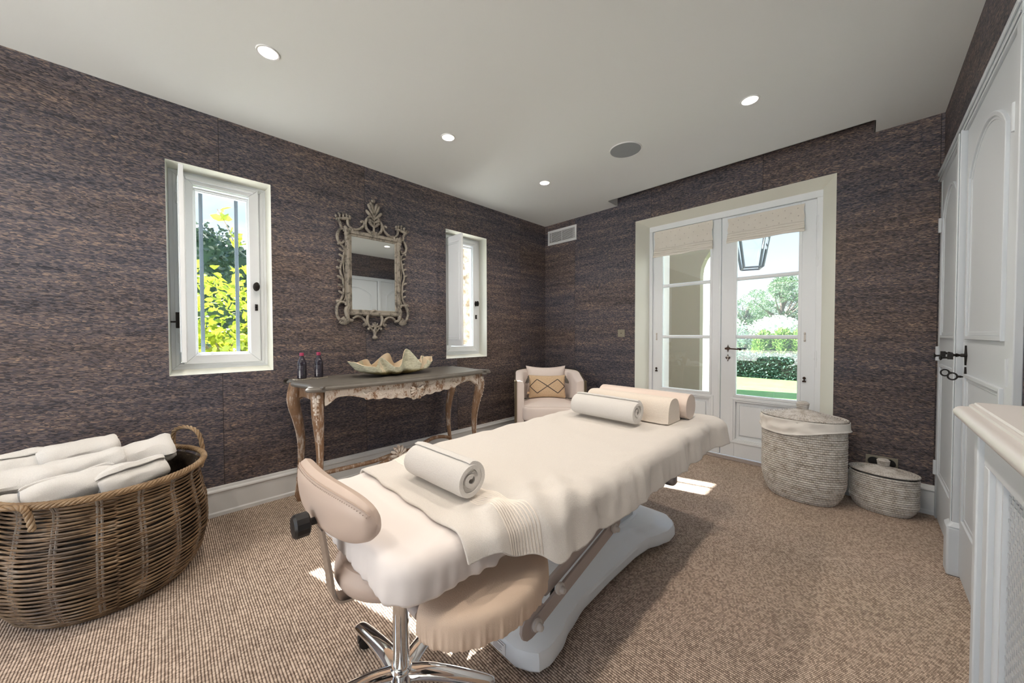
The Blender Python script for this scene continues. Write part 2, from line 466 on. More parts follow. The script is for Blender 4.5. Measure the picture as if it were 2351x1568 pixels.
def emit(name, col, s):
    m = bpy.data.materials.new(name); m.use_nodes = True; t = m.node_tree; t.nodes.clear()
    o = t.nodes.new('ShaderNodeOutputMaterial'); e = t.nodes.new('ShaderNodeEmission'); e.inputs[0].default_value = lin(col); e.inputs[1].default_value = s
    t.links.new(e.outputs[0], o.inputs[0]); return m
LAMP = emit('lamp_glow', (1, .93, .82), 6)
CANWHITE = mat('lamp_reflector', (.85, .84, .80), .3)
# outdoors
def leafmat(name, a, b, trans=.5):
    m = NT(name); f = m.noise(m.coord(), 5, 3)
    m.set(Base_Color=m.ramp(f, [(.3, a), (.7, b)]), Roughness=.4)
    t = m.t; tr = m.n('ShaderNodeBsdfTranslucent'); tr.inputs[0].default_value = lin(tuple(min(1, c * 1.4) for c in b))
    x = m.n('ShaderNodeMixShader'); x.inputs[0].default_value = trans
    m.l(m.b.outputs[0], x.inputs[1]); m.l(tr.outputs[0], x.inputs[2]); m.l(x.outputs[0], t.nodes['Material Output'].inputs[0])
    return m.m
LEMONLEAF = leafmat('lemon_leaf', (.05, .12, .012), (.25, .30, .02))
HOLLY = leafmat('dark_leaf', (.012, .035, .022), (.05, .085, .055), .1)
HEDGELEAF = leafmat('hedge_leaf', (.03, .085, .06), (.10, .19, .14), .1)
CYPRESS = leafmat('cypress_leaf', (.12, .25, .05), (.25, .36, .10), .2)
PINELEAF = leafmat('pine_needles', (.07, .15, .10), (.21, .29, .15), .15)
BARK = mat('bark', (.20, .16, .13), .9, bump=(20, .8, .02))
GRASS = mat('lawn_grass', (.10, .22, .05), .9, var=(3, (.15, .27, .09), .6), bump=(50, .6, .03))
GRAVEL = mat('bounce_gravel', (.75, .72, .66), .9, bump=(30, .6, .02))
STUCCO = mat('beige_stucco', (.30, .245, .18), .85, bump=(90, .2, .002))
STUCCOPALE = mat('pale_stucco', (.82, .80, .74), .85, bump=(90, .2, .002))
STONE = mat('rough_limestone', (.40, .39, .36), .9, var=(9, (.13, .09, .05), .95), bump=(14, 1, .03))
PAVING = mat('stone_paving', (.42, .39, .34), .8, var=(4, (.34, .31, .27), .6))
LEMON = mat('lemon_skin', (.85, .62, .10), .4)
BLUEIRON = mat('grey_painted_iron', (.06, .08, .10), .5)
# ================================================================== THE ROOM
H = 2.6; YB = -6.2; XR = 3.320
def wall(name, mp, ur, vr, holes, d, D, mats):
    """holes: (u0,u1,v0,v1, iu0,iu1,iv0,iv1); d splayed reveal depth, D full thickness. mats = [paper, reveal, outside]"""
    mb = MB()
    def sheet(w, rects, mi):
        us = sorted(set([ur[0], ur[1]] + [r[0] for r in rects] + [r[1] for r in rects]))
        vs = sorted(set([vr[0], vr[1]] + [r[2] for r in rects] + [r[3] for r in rects]))
        for a in range(len(us) - 1):
            for b in range(len(vs) - 1):
                cu, cv = (us[a] + us[a + 1]) / 2, (vs[b] + vs[b + 1]) / 2
                if any(r[0] < cu < r[1] and r[2] < cv < r[3] for r in rects): continue
                mb.add([mp(us[a], vs[b], w), mp(us[a + 1], vs[b], w), mp(us[a + 1], vs[b + 1], w), mp(us[a], vs[b + 1], w)], [(0, 1, 2, 3)], mi)
    sheet(0, [h[:4] for h in holes], 0)
    sheet(D, [h[4:] for h in holes], 2)
    for h in holes:
        o = [(h[0], h[2]), (h[1], h[2]), (h[1], h[3]), (h[0], h[3])]; i = [(h[4], h[6]), (h[5], h[6]), (h[5], h[7]), (h[4], h[7])]
        for k in range(4):
            q = (k + 1) % 4
            if k == 0 and h[2] <= 0.001: continue
            mb.add([mp(*o[k], 0), mp(*o[q], 0), mp(*i[q], d), mp(*i[k], d)], [(0, 1, 2, 3)], 1)
            mb.add([mp(*i[k], d), mp(*i[q], d), mp(*i[q], D), mp(*i[k], D)], [(0, 1, 2, 3)], 2)
    o = mb.build(name, mats, smooth=False); o['kind'] = 'structure'; return o
W1 = (-3.554, -3.022, .935, 2.25, -3.542, -3.034, .962, 2.24)
W2 = (-1.552, -1.013, .941, 2.252, -1.540, -1.025, .968, 2.242)
DR = (1.247, 2.815, 0, 2.382, 1.312, 2.727, 0, 2.345)
wall('wall_left', lambda u, v, w: (-w, u, v), (YB - .3, .4), (0, 2.9), [W1, W2], .12, .28, [WP, REVEAL, STUCCOPALE])
wall('wall_back', lambda u, v, w: (u, w, v), (-.36, XR + .3), (0, 2.9), [DR], .20, .36, [WP, REVEAL, STUCCOPALE])
wall('wall_right', lambda u, v, w: (XR + w, u, v), (YB - .3, .36), (0, 2.9), [], .1, .2, [WP, REVEAL, STUCCOPALE])
# unseen wall behind the camera; its wide window is added to let in more daylight
W3 = (.35, 3.05, .12, 2.4, .35, 3.05, .12, 2.4)
wall('wall_front', lambda u, v, w: (u, YB - w, v), (-.36, XR + .3), (0, 2.9), [W3], .12, .3, [WP, REVEAL, STUCCOPALE])
fb = MB(); fb.box(-.36, XR + .2, YB - .3, .25, -.12, 0)
tag(fb.build('floor', CARPET, smooth=False), kind='structure')
# ceiling with lamp holes and the curtain recess in front of the door
mb = MB()
cells = [(x - .07, x + .07, y - .07, y + .07, x, y) for x, y in LAMPS]
REC = (1.038, 3.005, -.203, .0)
us = sorted(set([-.3, XR + .1] + [c[0] for c in cells] + [c[1] for c in cells] + [REC[0], REC[1]]))
vs = sorted(set([YB - .2, .3] + [c[2] for c in cells] + [c[3] for c in cells] + [REC[2], REC[3]]))
for a in range(len(us) - 1):
    for b in range(len(vs) - 1):
        cu, cv = (us[a] + us[a + 1]) / 2, (vs[b] + vs[b + 1]) / 2
        if REC[0] < cu < REC[1] and REC[2] < cv < REC[3]: continue
        if any(c[0] < cu < c[1] and c[2] < cv < c[3] for c in cells): continue
        mb.add([(us[a], vs[b], H), (us[a + 1], vs[b], H), (us[a + 1], vs[b + 1], H), (us[a], vs[b + 1], H)], [(0, 1, 2, 3)])
for c in cells:
    n = 32; vv = []
    for k in range(n):
        a = 2 * PI * (k + .5) / n - PI / 4; r = .044
        cx, cy = math.cos(a), math.sin(a); s_ = .07 / max(abs(cx), abs(cy))
        vv.append((c[4] + cx * s_, c[5] + cy * s_, H)); vv.append((c[4] + cx * r, c[5] + cy * r, H))
    mb.add(vv, [(2 * k, 2 * k + 1, (2 * k + 3) % (2 * n), (2 * k + 2) % (2 * n)) for k in range(n)])
    # corners of the cell
    for sx in (-1, 1):
        for sy in (-1, 1):
            k = [q for q in range(n) if (vv[2 * q][0] - c[4]) * sx > 0 and (vv[2 * q][1] - c[5]) * sy > 0]
            on = [vv[2 * q] for q in k]
            on.sort(key=lambda p: (p[0] - c[4]) * sx + (p[1] - c[5]) * sy, reverse=True)
            mb.add([on[0], (c[4] + .07 * sx, c[5] + .07 * sy, H), on[1]], [(0, 1, 2)])
# recess sides and lid
x0, x1, y0, y1 = REC; zt = H + .13
mb.box(x0 - .005, x0, y0, y1, H, zt); mb.box(x1, x1 + .005, y0, y1, H, zt); mb.box(x0, x1, y0 - .005, y0, H, zt)
mb.add([(x0, y0, zt), (x1, y0, zt), (x1, y1, zt), (x0, y1, zt)], [(0, 1, 2, 3)])
mb.box(-.3, XR + .2, YB - .3, .36, H + .2, H + .3)
tag(mb.build('ceiling', CEIL, smooth=False), kind='structure')
# baseboards
def baseboard(name, a, b, ax, sgn=1, off=0):
    prof = [(0, 0), (.022, 0), (.022, .022), (.016, .03), (.016, .15), (.024, .16), (.022, .168), (.012, .176), (.008, .19), (0, .192)]
    mb = MB(); n = len(prof); vs = []
    for t in (a, b):
        for d, z in prof:
            vs.append((off + sgn * d, t, z) if ax == 'y' else (t, off + sgn * d, z))
    mb.add(vs, [(i, (i + 1) % n, n + (i + 1) % n, n + i) for i in range(n)] + [tuple(range(n)), tuple(range(n, 2 * n))])
    tag(mb.build(name, TRIM, angle=30), kind='structure')
baseboard('baseboard_left', YB, 0, 'y')
baseboard('baseboard_back', 0, 1.247, 'x', -1)
baseboard('baseboard_back', 2.815, XR - .004, 'x', -1)

# ------------------------------------------------------------------ casement windows
def frame_rect(mb, u0, u1, v0, v1, t, w0, w1, mp, mi=0):
    """rectangular ring of four mitred bars, thickness t inwards, between depths w0,w1"""
    o = [(u0, v0), (u1, v0), (u1, v1), (u0, v1)]; i = [(u0 + t, v0 + t), (u1 - t, v0 + t), (u1 - t, v1 - t), (u0 + t, v1 - t)]
    for k in range(4):
        q = (k + 1) % 4
        P = [mp(*o[k], w0), mp(*o[q], w0), mp(*i[q], w0), mp(*i[k], w0), mp(*o[k], w1), mp(*o[q], w1), mp(*i[q], w1), mp(*i[k], w1)]
        mb.add(P, [(0, 1, 2, 3), (7, 6, 5, 4), (0, 4, 5, 1), (2, 6, 7, 3), (1, 5, 6, 2), (3, 7, 4, 0)], mi)
def window(name, y0, y1, z0, z1, lab):
    root = thing(name, None, None, (0, 0, 0)); root['kind'] = 'structure'
    mp = lambda u, v, w: (-w, u, v)
    mb = MB(); frame_rect(mb, y0, y1, z0, z1, .045, .118, .20, mp)
    frame_rect(mb, y0 + .02, y1 - .02, z0 + .02, z1 - .02, .018, .112, .12, mp)
    mb.build('window_frame', WHITELIT, root, bevel=.002)
    a0, a1, b0, b1 = y0 + .058, y1 - .045, z0 + .035, z1 - .018
    mb = MB(); frame_rect(mb, a0, a1, b0, b1, .058, .098, .16, mp)
    mb.box(-.10, -.088, a0 + .02, a1 - .03, b1 - .036, b1 - .018)
    mb.build('sash', WHITELIT, root, bevel=.004, seg=3)
    mb = MB(); frame_rect(mb, a0 + .050, a1 - .050, b0 + .052, b1 - .072, .014, .112, .15, mp)
    frame_rect(mb, a0 + .058, a1 - .056, b0 + .060, b1 - .080, .012, .120, .15, mp)
    mb.build('glazing_bead', WHITELIT, root, bevel=.003)
    mb = MB(); mb.box(-.137, -.131, a0 + .064, a1 - .064, b0 + .062, b1 - .082); mb.build('pane', PANE, root, smooth=False)
    # knob on the right stile and keeper
    mb = MB(); ky = a1 - .022; kz = 1.53
    mb.lathe([(.000, 0), (.016, 0), (.018, .004), (.010, .008), (.006, .010), (.006, .030)], 20, M=Matrix.Translation((-.098, ky, kz)) @ Matrix.Rotation(PI / 2, 4, 'Y') @ Matrix.Scale(1.7, 4, (1, 0, 0)))
    mb.sphere((-.062, ky, kz), .018, 16, (.35, 1.0, 1.7))
    mb.build('knob', IRON, root)
    mb = MB(); mb.box(-.098, -.090, ky - .008, ky + .008, 1.36, 1.405); mb.sphere((-.086, ky, 1.395), .008); mb.sphere((-.086, ky, 1.370), .008)
    mb.build('catch', IRON, root)
    return root
w1 = window('window_1', -3.542, -3.034, .962, 2.24, None)
w2 = window('window_2', -1.540, -1.025, .968, 2.242, None)
# folded inner shutters, standing open at a right angle
def shutter(root, y, z0, z1, x0, x1, t=.022):
    mb = MB(); mb.box(x0, x1, y - t / 2, y + t / 2, z0, z1)
    mp = lambda u, v, w: (u, y + w, v)
    for sg in (1, -1):
        m2 = lambda u, v, w, sg=sg: (u, y + sg * w, v)
        frame_rect(mb, x0 + .035, x1 - .035, z0 + .06, z1 - .06, .012, t / 2, t / 2 + .005, m2)
        frame_rect(mb, x0 + .052, x1 - .052, z0 + .078, z1 - .078, .006, t / 2, t / 2 + .003, m2)
    s = mb.build('shutter', WHITELIT, root, bevel=.002)
    mb = MB()
    for z in (z0 + .15, (z0 + z1) / 2, z1 - .15): mb.tube([(x0 + .0, y - t / 2 - .006, z - .035), (x0, y - t / 2 - .006, z + .035)], .007, 8)
    mb.build('hinge', WHITELIT, s)
    mb = MB(); zz = z0 + .25
    mb.box(x0 + .02, x0 + .028, y - t / 2 - .022, y - t / 2, zz - .04, zz + .06); mb.tube([(x0 + .024, y - t / 2 - .02, zz), (x0 - .01, y - t / 2 - .045, zz)], .005, 8)
    mb.build('latch', IRON, s)
    return s
shutter(w1, -3.487, 1.02, 2.205, -.095, .105)
shutter(w2, -1.500, 1.075, 2.175, -.095, .205)
# iron bars outside window one
for by in (-3.383, -3.190):
    mb = MB(); mb.box(-.262, -.248, by - .0105, by + .0105, .93, 2.34)
    mb.build('window_bar', BLUEIRON, w1, smooth=False)
mb = MB(); mb.box(-.262, -.248, -1.292, -1.272, .93, 2.34); mb.build('window_bar', BLUEIRON, w2, smooth=False)

# ------------------------------------------------------------------ french door
door = thing('door_1', None, None); door['kind'] = 'structure'
mb = MB(); dm = lambda u, v, w: (u, w, v)
# outer frame: jambs + head
for (a, b) in ((1.300, 1.345), (2.69, 2.742)): mb.box(a, b, .2005, .30, 0, 2.29)
mb.box(1.300, 2.742, .2005, .30, 2.29, 2.36)
mb.build('door_frame', WHITELIT, door, bevel=.004)
mb = MB(); mb.box(1.312, 2.727, .19, .35, 0, .018); mb.box(1.34, 2.70, .196, .21, .018, .03)
mb.build('threshold', METALGREY, door, bevel=.002)
def leaf(x0, x1, g0, g1, name='door_leaf'):
    y0, y1 = .222, .27; mb = MB(); zb, zt = .034, 2.288; gz0, gz1 = .61, 2.19
    # stiles and rails around glass and the bottom panel
    mb.box(x0, g0, y0, y1, zb, zt); mb.box(g1, x1, y0, y1, zb, zt)
    mb.box(g0, g1, y0, y1, gz1, zt); mb.box(g0, g1, y0, y1, .56, gz0); mb.box(g0, g1, y0, y1, zb, .20)
    mb.box(g0, g1, y0 + .018, y1 - .01, .20, .56)
    lf = mb.build(name, WHITELIT, door, bevel=.002)
    mb = MB()
    frame_rect(mb, g0 - .012, g1 + .012, gz0 - .012, gz1 + .012, .020, y0 - .005, y0 + .02, dm)
    frame_rect(mb, g0 - .002, g1 + .002, gz0 - .002, gz1 + .002, .013, y0 + .002, y0 + .03, dm)
    mb.build('glazing_bead', WHITELIT, lf, bevel=.002)
    for z in (1.700, 1.160):
        mb = MB(); mb.prism([(y0 + .004, z - .010), (y0 + .004, z + .010), (y0 + .016, z + .017), (y0 + .034, z + .017), (y0 + .034, z - .017), (y0 + .016, z - .017)], g0, g1, 'x')
        mb.build('glazing_bar', WHITELIT, lf, bevel=.002)
    for a, b in ((gz0, 1.143), (1.177, 1.683), (1.717, gz1)):
        mb = MB(); mb.box(g0, g1, .244, .249, a, b); mb.build('pane', PANE, lf, smooth=False)
    mb = MB()
    frame_rect(mb, g0 - .03, g1 + .03, .165, .59, .022, y0 - .008, y0 + .004, dm)
    frame_rect(mb, g0 - .006, g1 + .006, .19, .566, .014, y0 - .002, y0 + .010, dm)
    frame_rect(mb, g0 + .035, g1 - .035, .235, .525, .004, y0 + .012, y0 + .020, dm)
    mb.box(g0 + .042, g1 - .042, y0 + .008, y0 + .022, .242, .518)
    mb.build('panel', WHITELIT, lf, bevel=.003)
    return lf
lfL = leaf(1.345, 2.000, 1.440, 1.915)
lfR = leaf(2.006, 2.690, 2.122, 2.588)
# meeting moulding
mb = MB(); mb.box(1.985, 2.004, .212, .224, .04, 2.28); mb.build('astragal', WHITELIT, lfL, bevel=.003)
# hinges: slender barrels on the frame
for x, lf in ((1.340, lfL), (2.697, lfR)):
    for z in (2.08, 1.80, .98):
        mb = MB(); mb.tube([(x, .206, z - .075), (x, .206, z - .062), (x, .206, z + .062), (x, .206, z + .075)], [.004, .0085, .0085, .004], 12)
        mb.tube([(x, .206, z - .006), (x, .206, z + .006)], .0105, 12)
        mb.build('hinge', WHITELIT, lf)
# lever handle with diamond plates
def diamond(mb, cx, cy, cz, w, h, t, ax='y'):
    pts = [(0, h), (w * .28, h * .42), (w, h * .15), (w, -h * .15), (w * .28, -h * .42), (0, -h), (-w * .28, -h * .42), (-w, -h * .15), (-w, h * .15), (-w * .28, h * .42)]
    if ax == 'y': mb.prism([(cx + a, cz + b) for a, b in pts], cy - t, cy, 'y')
    else: mb.prism([(cy + a, cz + b) for a, b in pts], cx - t, cx, 'x')
hx, hz = 2.066, 1.05
mb = MB(); diamond(mb, hx, .222, hz, .019, .037, .005)
mb.tube([(hx, .222, hz), (hx, .165, hz)], [.010, .008], 12)
mb.tube([(hx - .012, .168, hz), (hx + .01, .167, hz), (hx + .02, .166, hz), (hx + .09, .166, hz - .004), (hx + .10, .166, hz - .004), (hx + .103, .166, hz - .004), (hx + .125, .166, hz - .006)], [.009, .010, .006, .0065, .007, .013, .002], 10)
mb.build('lever_handle', BROWNIRON, lfR, angle=50)
mb = MB(); diamond(mb, hx, .222, hz - .088, .019, .037, .005); mb.build('keyhole_plate', BROWNIRON, lfR)
mb = MB(); mb.tube([(hx, .217, hz - .080), (hx, .212, hz - .080)], .0095, 16); mb.box(hx - .005, hx + .005, .212, .217, hz - .108, hz - .083); mb.build('cylinder_lock', PIN, lfR)
mb = MB(); mb.tube([(hx, .27, hz), (hx, .33, hz)], .008, 10); mb.tube([(hx, .325, hz), (hx + .105, .325, hz), (hx + .11, .325, hz), (hx + .13, .325, hz)], [.006, .006, .012, .002], 10); mb.build('outer_handle', BLUEIRON, lfR)
# little shutter hooks
for x, lf in ((1.388, lfL), (2.625, lfR)):
    mb = MB(); mb.lathe([(.013, 0), (.013, .004), (.004, .008), (.004, .018), (.010, .022), (.011, .030), (.004, .038)], 14, M=Matrix.Translation((x, .214, .79)))
    mb.box(x - .012, x + .012, .212, .222, .783, .79); mb.build('shutter_stop', BROWNIRON, lf)
    mb = MB(); mb.box(x - .006, x + .006, .216, .223, 1.12, 1.20); mb.sphere((x, .214, 1.188), .007); mb.sphere((x, .214, 1.132), .007); mb.build('blind_cleat', PIN, lf)
# roman blinds
def blind(x0, x1, z0, z1, lab, seed):
    rt_ = thing('roman_blind', lab, 'blind', ((x0 + x1) / 2, .2, z0), group='roman blinds on the glazed door leaves')
    hw = (x1 - x0) / 2; hh = z1 - z0; rnd = random.Random(seed)
    mb = MB()
    def fn(u, v):
        x = lerp(-hw, hw, u); z = lerp(.075, hh, v)
        y = -.004 - .012 * math.sin(PI * v) * (.6 + .4 * math.sin(u * 7 + seed)) + .004 * noise.noise(Vector((x * 9, z * 14, seed)))
        return (x + .004 * math.sin(v * 9 + seed) * (1 if u > .5 else -1), y, z)
    mb.grid(fn, 30, 16)
    for r in range(4):
        for c in range(6):
            x = lerp(-hw + .04, hw - .04, (c + (r % 2) * .5) / 5.5); z = lerp(.105, hh - .03, r / 3)
            q = fn((x + hw) / (2 * hw), (z - .075) / (hh - .075)); mb.sphere((q[0], q[1] - .002, q[2]), .0042, 8, (1, .35, 1.1), 1)
    mb.build('blind_fabric', [LINEN, DOT], rt_)
    for k in range(4):
        z = .075 - k * .021; mb = MB(); e = .004 + .003 * k
        path = [(lerp(-hw - e * .5, hw + e * .5, t / 12), -.014 - .004 * k + .002 * math.sin(t * 1.7 + k), z + .003 * math.sin(t * .9 + k * 2)) for t in range(13)]
        mb.tube(path, .0125, 10, sq=(1.0, .7), upv=(0, 0, 1)); mb.build('blind_fold', LINEN, rt_)
blind(1.372, 1.932, 2.005, 2.284, 'white roman blind drawn up on the left door leaf', 1)
blind(2.062, 2.612, 2.032, 2.262, 'white roman blind drawn up on the right door leaf above the lever handle', 5)

# ------------------------------------------------------------------ built-in wardrobe along the right wall
wr = thing('built_in_wardrobe', 'white built-in wardrobe with arched door panels and black iron handles', 'wardrobe', (XR, -.8, 0))
def wl(x, y, z): return (x - XR, y + .8, z)
wm = lambda u, v, w: (-w, u + .8, v)
mb = MB(); ZT = 2.205
mb.box(-.012, 0, .80 - .02, .80 - .06, 0, ZT - .05); mb.box(-.02, 0, -.85, -.90, 0, ZT - .05); mb.box(-.02, 0, -.9, .78, ZT - .05, ZT)
mb.box(-.028, -.02, -.9, .78, ZT - .012, ZT + .006); mb.box(-.026, -.02, -.9, .78, ZT - .045, ZT - .036)
mb.build('casing', WHITEDIM, wr, bevel=.003)
mb = MB(); mb.box(-.030, 0, -.028, .028, .26, ZT - .04); mb.box(-.036, -.030, -.018, .018, .26, ZT - .05); mb.build('centre_post', WHITEDIM, wr, bevel=.005, seg=3)
mb = MB(); mb.box(-.048, 0, -.045, .045, 0, .24); mb.add([(-.048, -.045, .24), (-.048, .045, .24), (0, .045, .24), (0, -.045, .24), (-.03, -.028, .265), (-.03, .028, .265), (0, .028, .265), (0, -.028, .265)], [(0, 1, 5, 4), (1, 2, 6, 5), (3, 0, 4, 7), (4, 5, 6, 7)])
mb.build('plinth_block', WHITEDIM, wr, bevel=.008, seg=3)
def arch_frame(mb, u0, u1, v0, v1, rise, t, w0, w1):
    def outl(t_):
        a, b, c, d = u0 + t_, u1 - t_, v0 + t_, v1 - t_ * .6
        p = [(a, c), (b, c), (b, d)]
        n = 18
        for i in range(1, n):
            q = i / n; x = lerp(b, a, q); p.append((x, d + (rise - t_ * .4) * math.sin(PI * q) ** .75))
        p.append((a, d)); return p
    o, i_ = outl(0), outl(t); n = len(o)
    for k in range(n):
        q = (k + 1) % n
        P = [wm(*o[k], w0), wm(*o[q], w0), wm(*i_[q], w0), wm(*i_[k], w0), wm(*o[k], w1), wm(*o[q], w1), wm(*i_[q], w1), wm(*i_[k], w1)]
        mb.add(P, [(0, 1, 2, 3), (7, 6, 5, 4), (0, 4, 5, 1), (2, 6, 7, 3)])
def wdoor(y0, y1, hy):
    mb = MB(); mb.box(-.010, 0, y0 + .8, y1 + .8, .02, ZT - .052); d_ = mb.build('door', WHITEDIM, wr, bevel=.003)
    mb = MB(); a, b = y0 + .10, y1 - .10
    arch_frame(mb, a, b, 1.16, 1.90, .13, .016, .008, .020); arch_frame(mb, a + .016, b - .016, 1.176, 1.89, .13, .018, .008, .013)
    frame_rect(mb, a, b, .30, 1.00, .016, .008, .020, wm); frame_rect(mb, a + .016, b - .016, .316, .984, .018, .008, .013, wm)
    mb.build('panel_moulding', WHITEDIM, d_, bevel=.002)
    # T handle with diamond plate
    mb = MB(); pts = [(0, .046), (.008, .02), (.019, 0), (.008, -.02), (0, -.046), (-.008, -.02), (-.019, 0), (-.008, .02)]
    z = 1.085; L = hy + .8
    mb.prism([(L + a_, z + b_) for a_, b_ in pts], -.016, -.010, 'x')
    mb.tube([(-.012, L, z), (-.026, L, z), (-.030, L, z), (-.040, L, z), (-.044, L, z), (-.052, L, z)], [.008, .008, .005, .009, .005, .008], 10)
    mb.box(-.066, -.050, L - .012, L + .012, z - .020, z + .010); mb.tube([(-.06, L, z - .012), (-.084, L, z - .014)], .0045, 10)
    mb.lathe([(0, 0), (.008, .001), (.016, .007), (.016, .011), (.008, .015), (0, .016)], 16, M=Matrix.Translation((-.080, L, z - .014)) @ Matrix.Scale(.75, 4) @ Matrix.Rotation(-PI / 2, 4, 'Y'))
    mb.build('handle', IRON, d_)
    z = .985; mb = MB(); mb.prism([(L + a_, z + b_) for a_, b_ in pts], -.016, -.010, 'x'); mb.build('keyhole_plate', IRON, d_)
    mb = MB(); mb.tube([(-.012, L, z), (-.022, L, z), (-.025, L, z), (-.033, L, z), (-.037, L, z)], [.003, .003, .005, .005, .003], 8)
    mb.tube([(-.050 - .014 * math.cos(t), L, z + .016 * math.sin(t)) for t in [2 * PI * i / 20 for i in range(20)]], .0034, 6, closed=True)
    mb.build('key', IRON, d_)
    for z in (.33, 1.06, 1.87):
        hyy = y1 - .001 if y1 > -.5 else y0 + .001
        mb = MB(); mb.tube([(-.016, hyy + .8, z - .045), (-.016, hyy + .8, z + .045)], .0095, 10); mb.build('hinge', WHITEDIM, d_)
wdoor(-.765, -.065, -.705)
wdoor(-1.645, -.835, -.925)

# ------------------------------------------------------------------ radiator cover in the right foreground
rc = thing('radiator_cover', 'white radiator cabinet with a moulded shelf top and woven metal grille', 'radiator cover', (3.17, -2.9, 0))
ox, oy = 3.17, -2.9
y0, y1 = -4.3 - oy, -2.160 - oy
xb = XR - ox
mb = MB()
prof = [(xb, .968), (-.006, .968)] + [(-.012 - .017 * math.sin(PI * q / 10), .986 - .017 * math.cos(PI * q / 10)) for q in range(11)] + [(-.007, 1.004), (-.006, 1.009), (-.002, 1.012), (.000, 1.012), (.002, 1.016), (.006, 1.017), (xb, 1.017)]
def sweep_end(prof, y_a, y_b):
    n = len(prof); vs = []
    for yy, sgn in ((y_a, 0), (y_b, 1)):
        for x, z in prof:
            d = -x if x < xb else 0
            vs.append((x, yy + (d if sgn else 0), z))
    return vs, [(i, i + 1, n + i + 1, n + i) for i in range(n - 1)]
vs, fs = sweep_end(prof, y0, y1 + .02); mb.add(vs, fs)
# mitred return along the far end
n = len(prof); vs = []
for x, z in prof[1:-1]: vs.append((x, y1 + .02 - x, z))
for x, z in prof[1:-1]: vs.append((xb, y1 + .02 - x, z))
k = n - 2; mb.add(vs, [(i, i + 1, k + i + 1, k + i) for i in range(k - 1)])
mb.build('shelf_top', mat('shelf_paint', (.60, .58, .57), .35), rc, angle=30)
mb = MB(); mb.box(0.012, xb, y1 - .012, y1, 0, .978)      # end board
mb.box(.000, .030, y1 - .030, y1, 0, .955)                 # corner post
mb.box(.004, .010, y1 - .026, y1 - .004, .955, .978)
mb.build('end_panel', WHITEDIM, rc, bevel=.003)
mb = MB(); mp2 = lambda u, v, w: (w, u, v)
f0, f1, b0, b1 = y0, y1 - .045, .12, .955
mb.box(.016, .030, y1 - .047, y1 - .030, 0, .965); mb.box(.008, .030, f0, f1 + .0, .880, .958); mb.box(.008, .030, f0, f1, 0, .14)
mb.box(.008, .030, f1 - .042, f1, .14, .880)
mb.build('front_frame', WHITEDIM, rc, bevel=.002)
mb = MB(); mb.tube([(.026, f1 - .050, .14), (.026, f1 - .050, .880)], .009, 14); mb.box(.024, .036, f1 - .068, f1 - .042, .14, .880); mb.build('cove_moulding', WHITEDIM, rc)
# woven metal grille
mb = MB(); gy1 = f1 - .070; gy0 = gy1 - 1.2; st = .0125
nrow = int((.880 - .14) / st); ncol = int((gy1 - gy0) / st)
for i in range(nrow):
    z = .14 + st * (i + .5)
    for j in range(ncol):
        y = gy1 - st * (j + .5)
        if (i + j) % 2: mb.box(.031, .0335, y - st * .62, y + st * .62, z - st * .3, z + st * .3)
        else: mb.box(.0318, .034, y - st * .3, y + st * .3, z - st * .62, z + st * .62)
mb.build('grille', mat('grille_metal', (.52, .56, .60), .4, .3), rc, smooth=False)
mb = MB(); mb.box(.050, .055, y0, gy1 + .02, .1, .93); mb.build('backing', DARK, rc, smooth=False)
# vent, switch, socket
vt = thing('air_vent', 'white slotted air grille high on the back wall by the corner', 'vent', (.277, 0, 2.43))
mb = MB(); vm = lambda u, v, w: (u, -w, v)
frame_rect(mb, -.222, .222, -.092, .092, .026, 0, .012, vm); mb.build('vent_frame', TRIM, vt, bevel=.002)
mb = MB(); mb.box(-.2, .2, -.003, -.001, -.07, .07); mb.build('duct_shade', DARK, vt, smooth=False)  # flat dark sheet painted as the shade inside the vent
for i in range(11):
    z = -.062 + i * .0124; mb = MB(); mb.box(-.196, .196, -.010, -.003, z - .0026, z + .0026); mb.build('slat', TRIM, vt, smooth=False)
for x in (-.165, 0, .175):
    mb = MB(); mb.box(x - .002, x + .002, -.011, -.003, -.068, .068); mb.build('mullion', TRIM, vt, smooth=False)
sw = thing('light_switch', 'small square taupe wall switch left of the glazed door', 'switch', (1.092, 0, 1.197))
mb = MB(); mb.box(-.041, .041, -.008, 0, -.041, .041); mb.build('plate', TAUPE, sw, bevel=.002)
mb = MB(); mb.tube([(0, -.008, 0), (0, -.011, 0)], .005, 12); mb.build('button', BLACK, sw)
so = thing('wall_socket', 'taupe double socket low on the wall behind the small lidded basket', 'socket', (3.07, 0, .285))
mb = MB(); mb.box(-.078, .078, -.008, 0, -.041, .041); mb.build('plate', TAUPE, so, bevel=.002)
for x in (-.038, .038):
    mb = MB(); mb.lathe([(.030, 0), (.030, .006), (.027, .006), (.027, .002), (0, .002)], 24, M=Matrix.Translation((x, -.0075, 0)) @ Matrix.Rotation(PI / 2, 4, 'X'), cap=False); mb.build('outlet', BLACK, so)
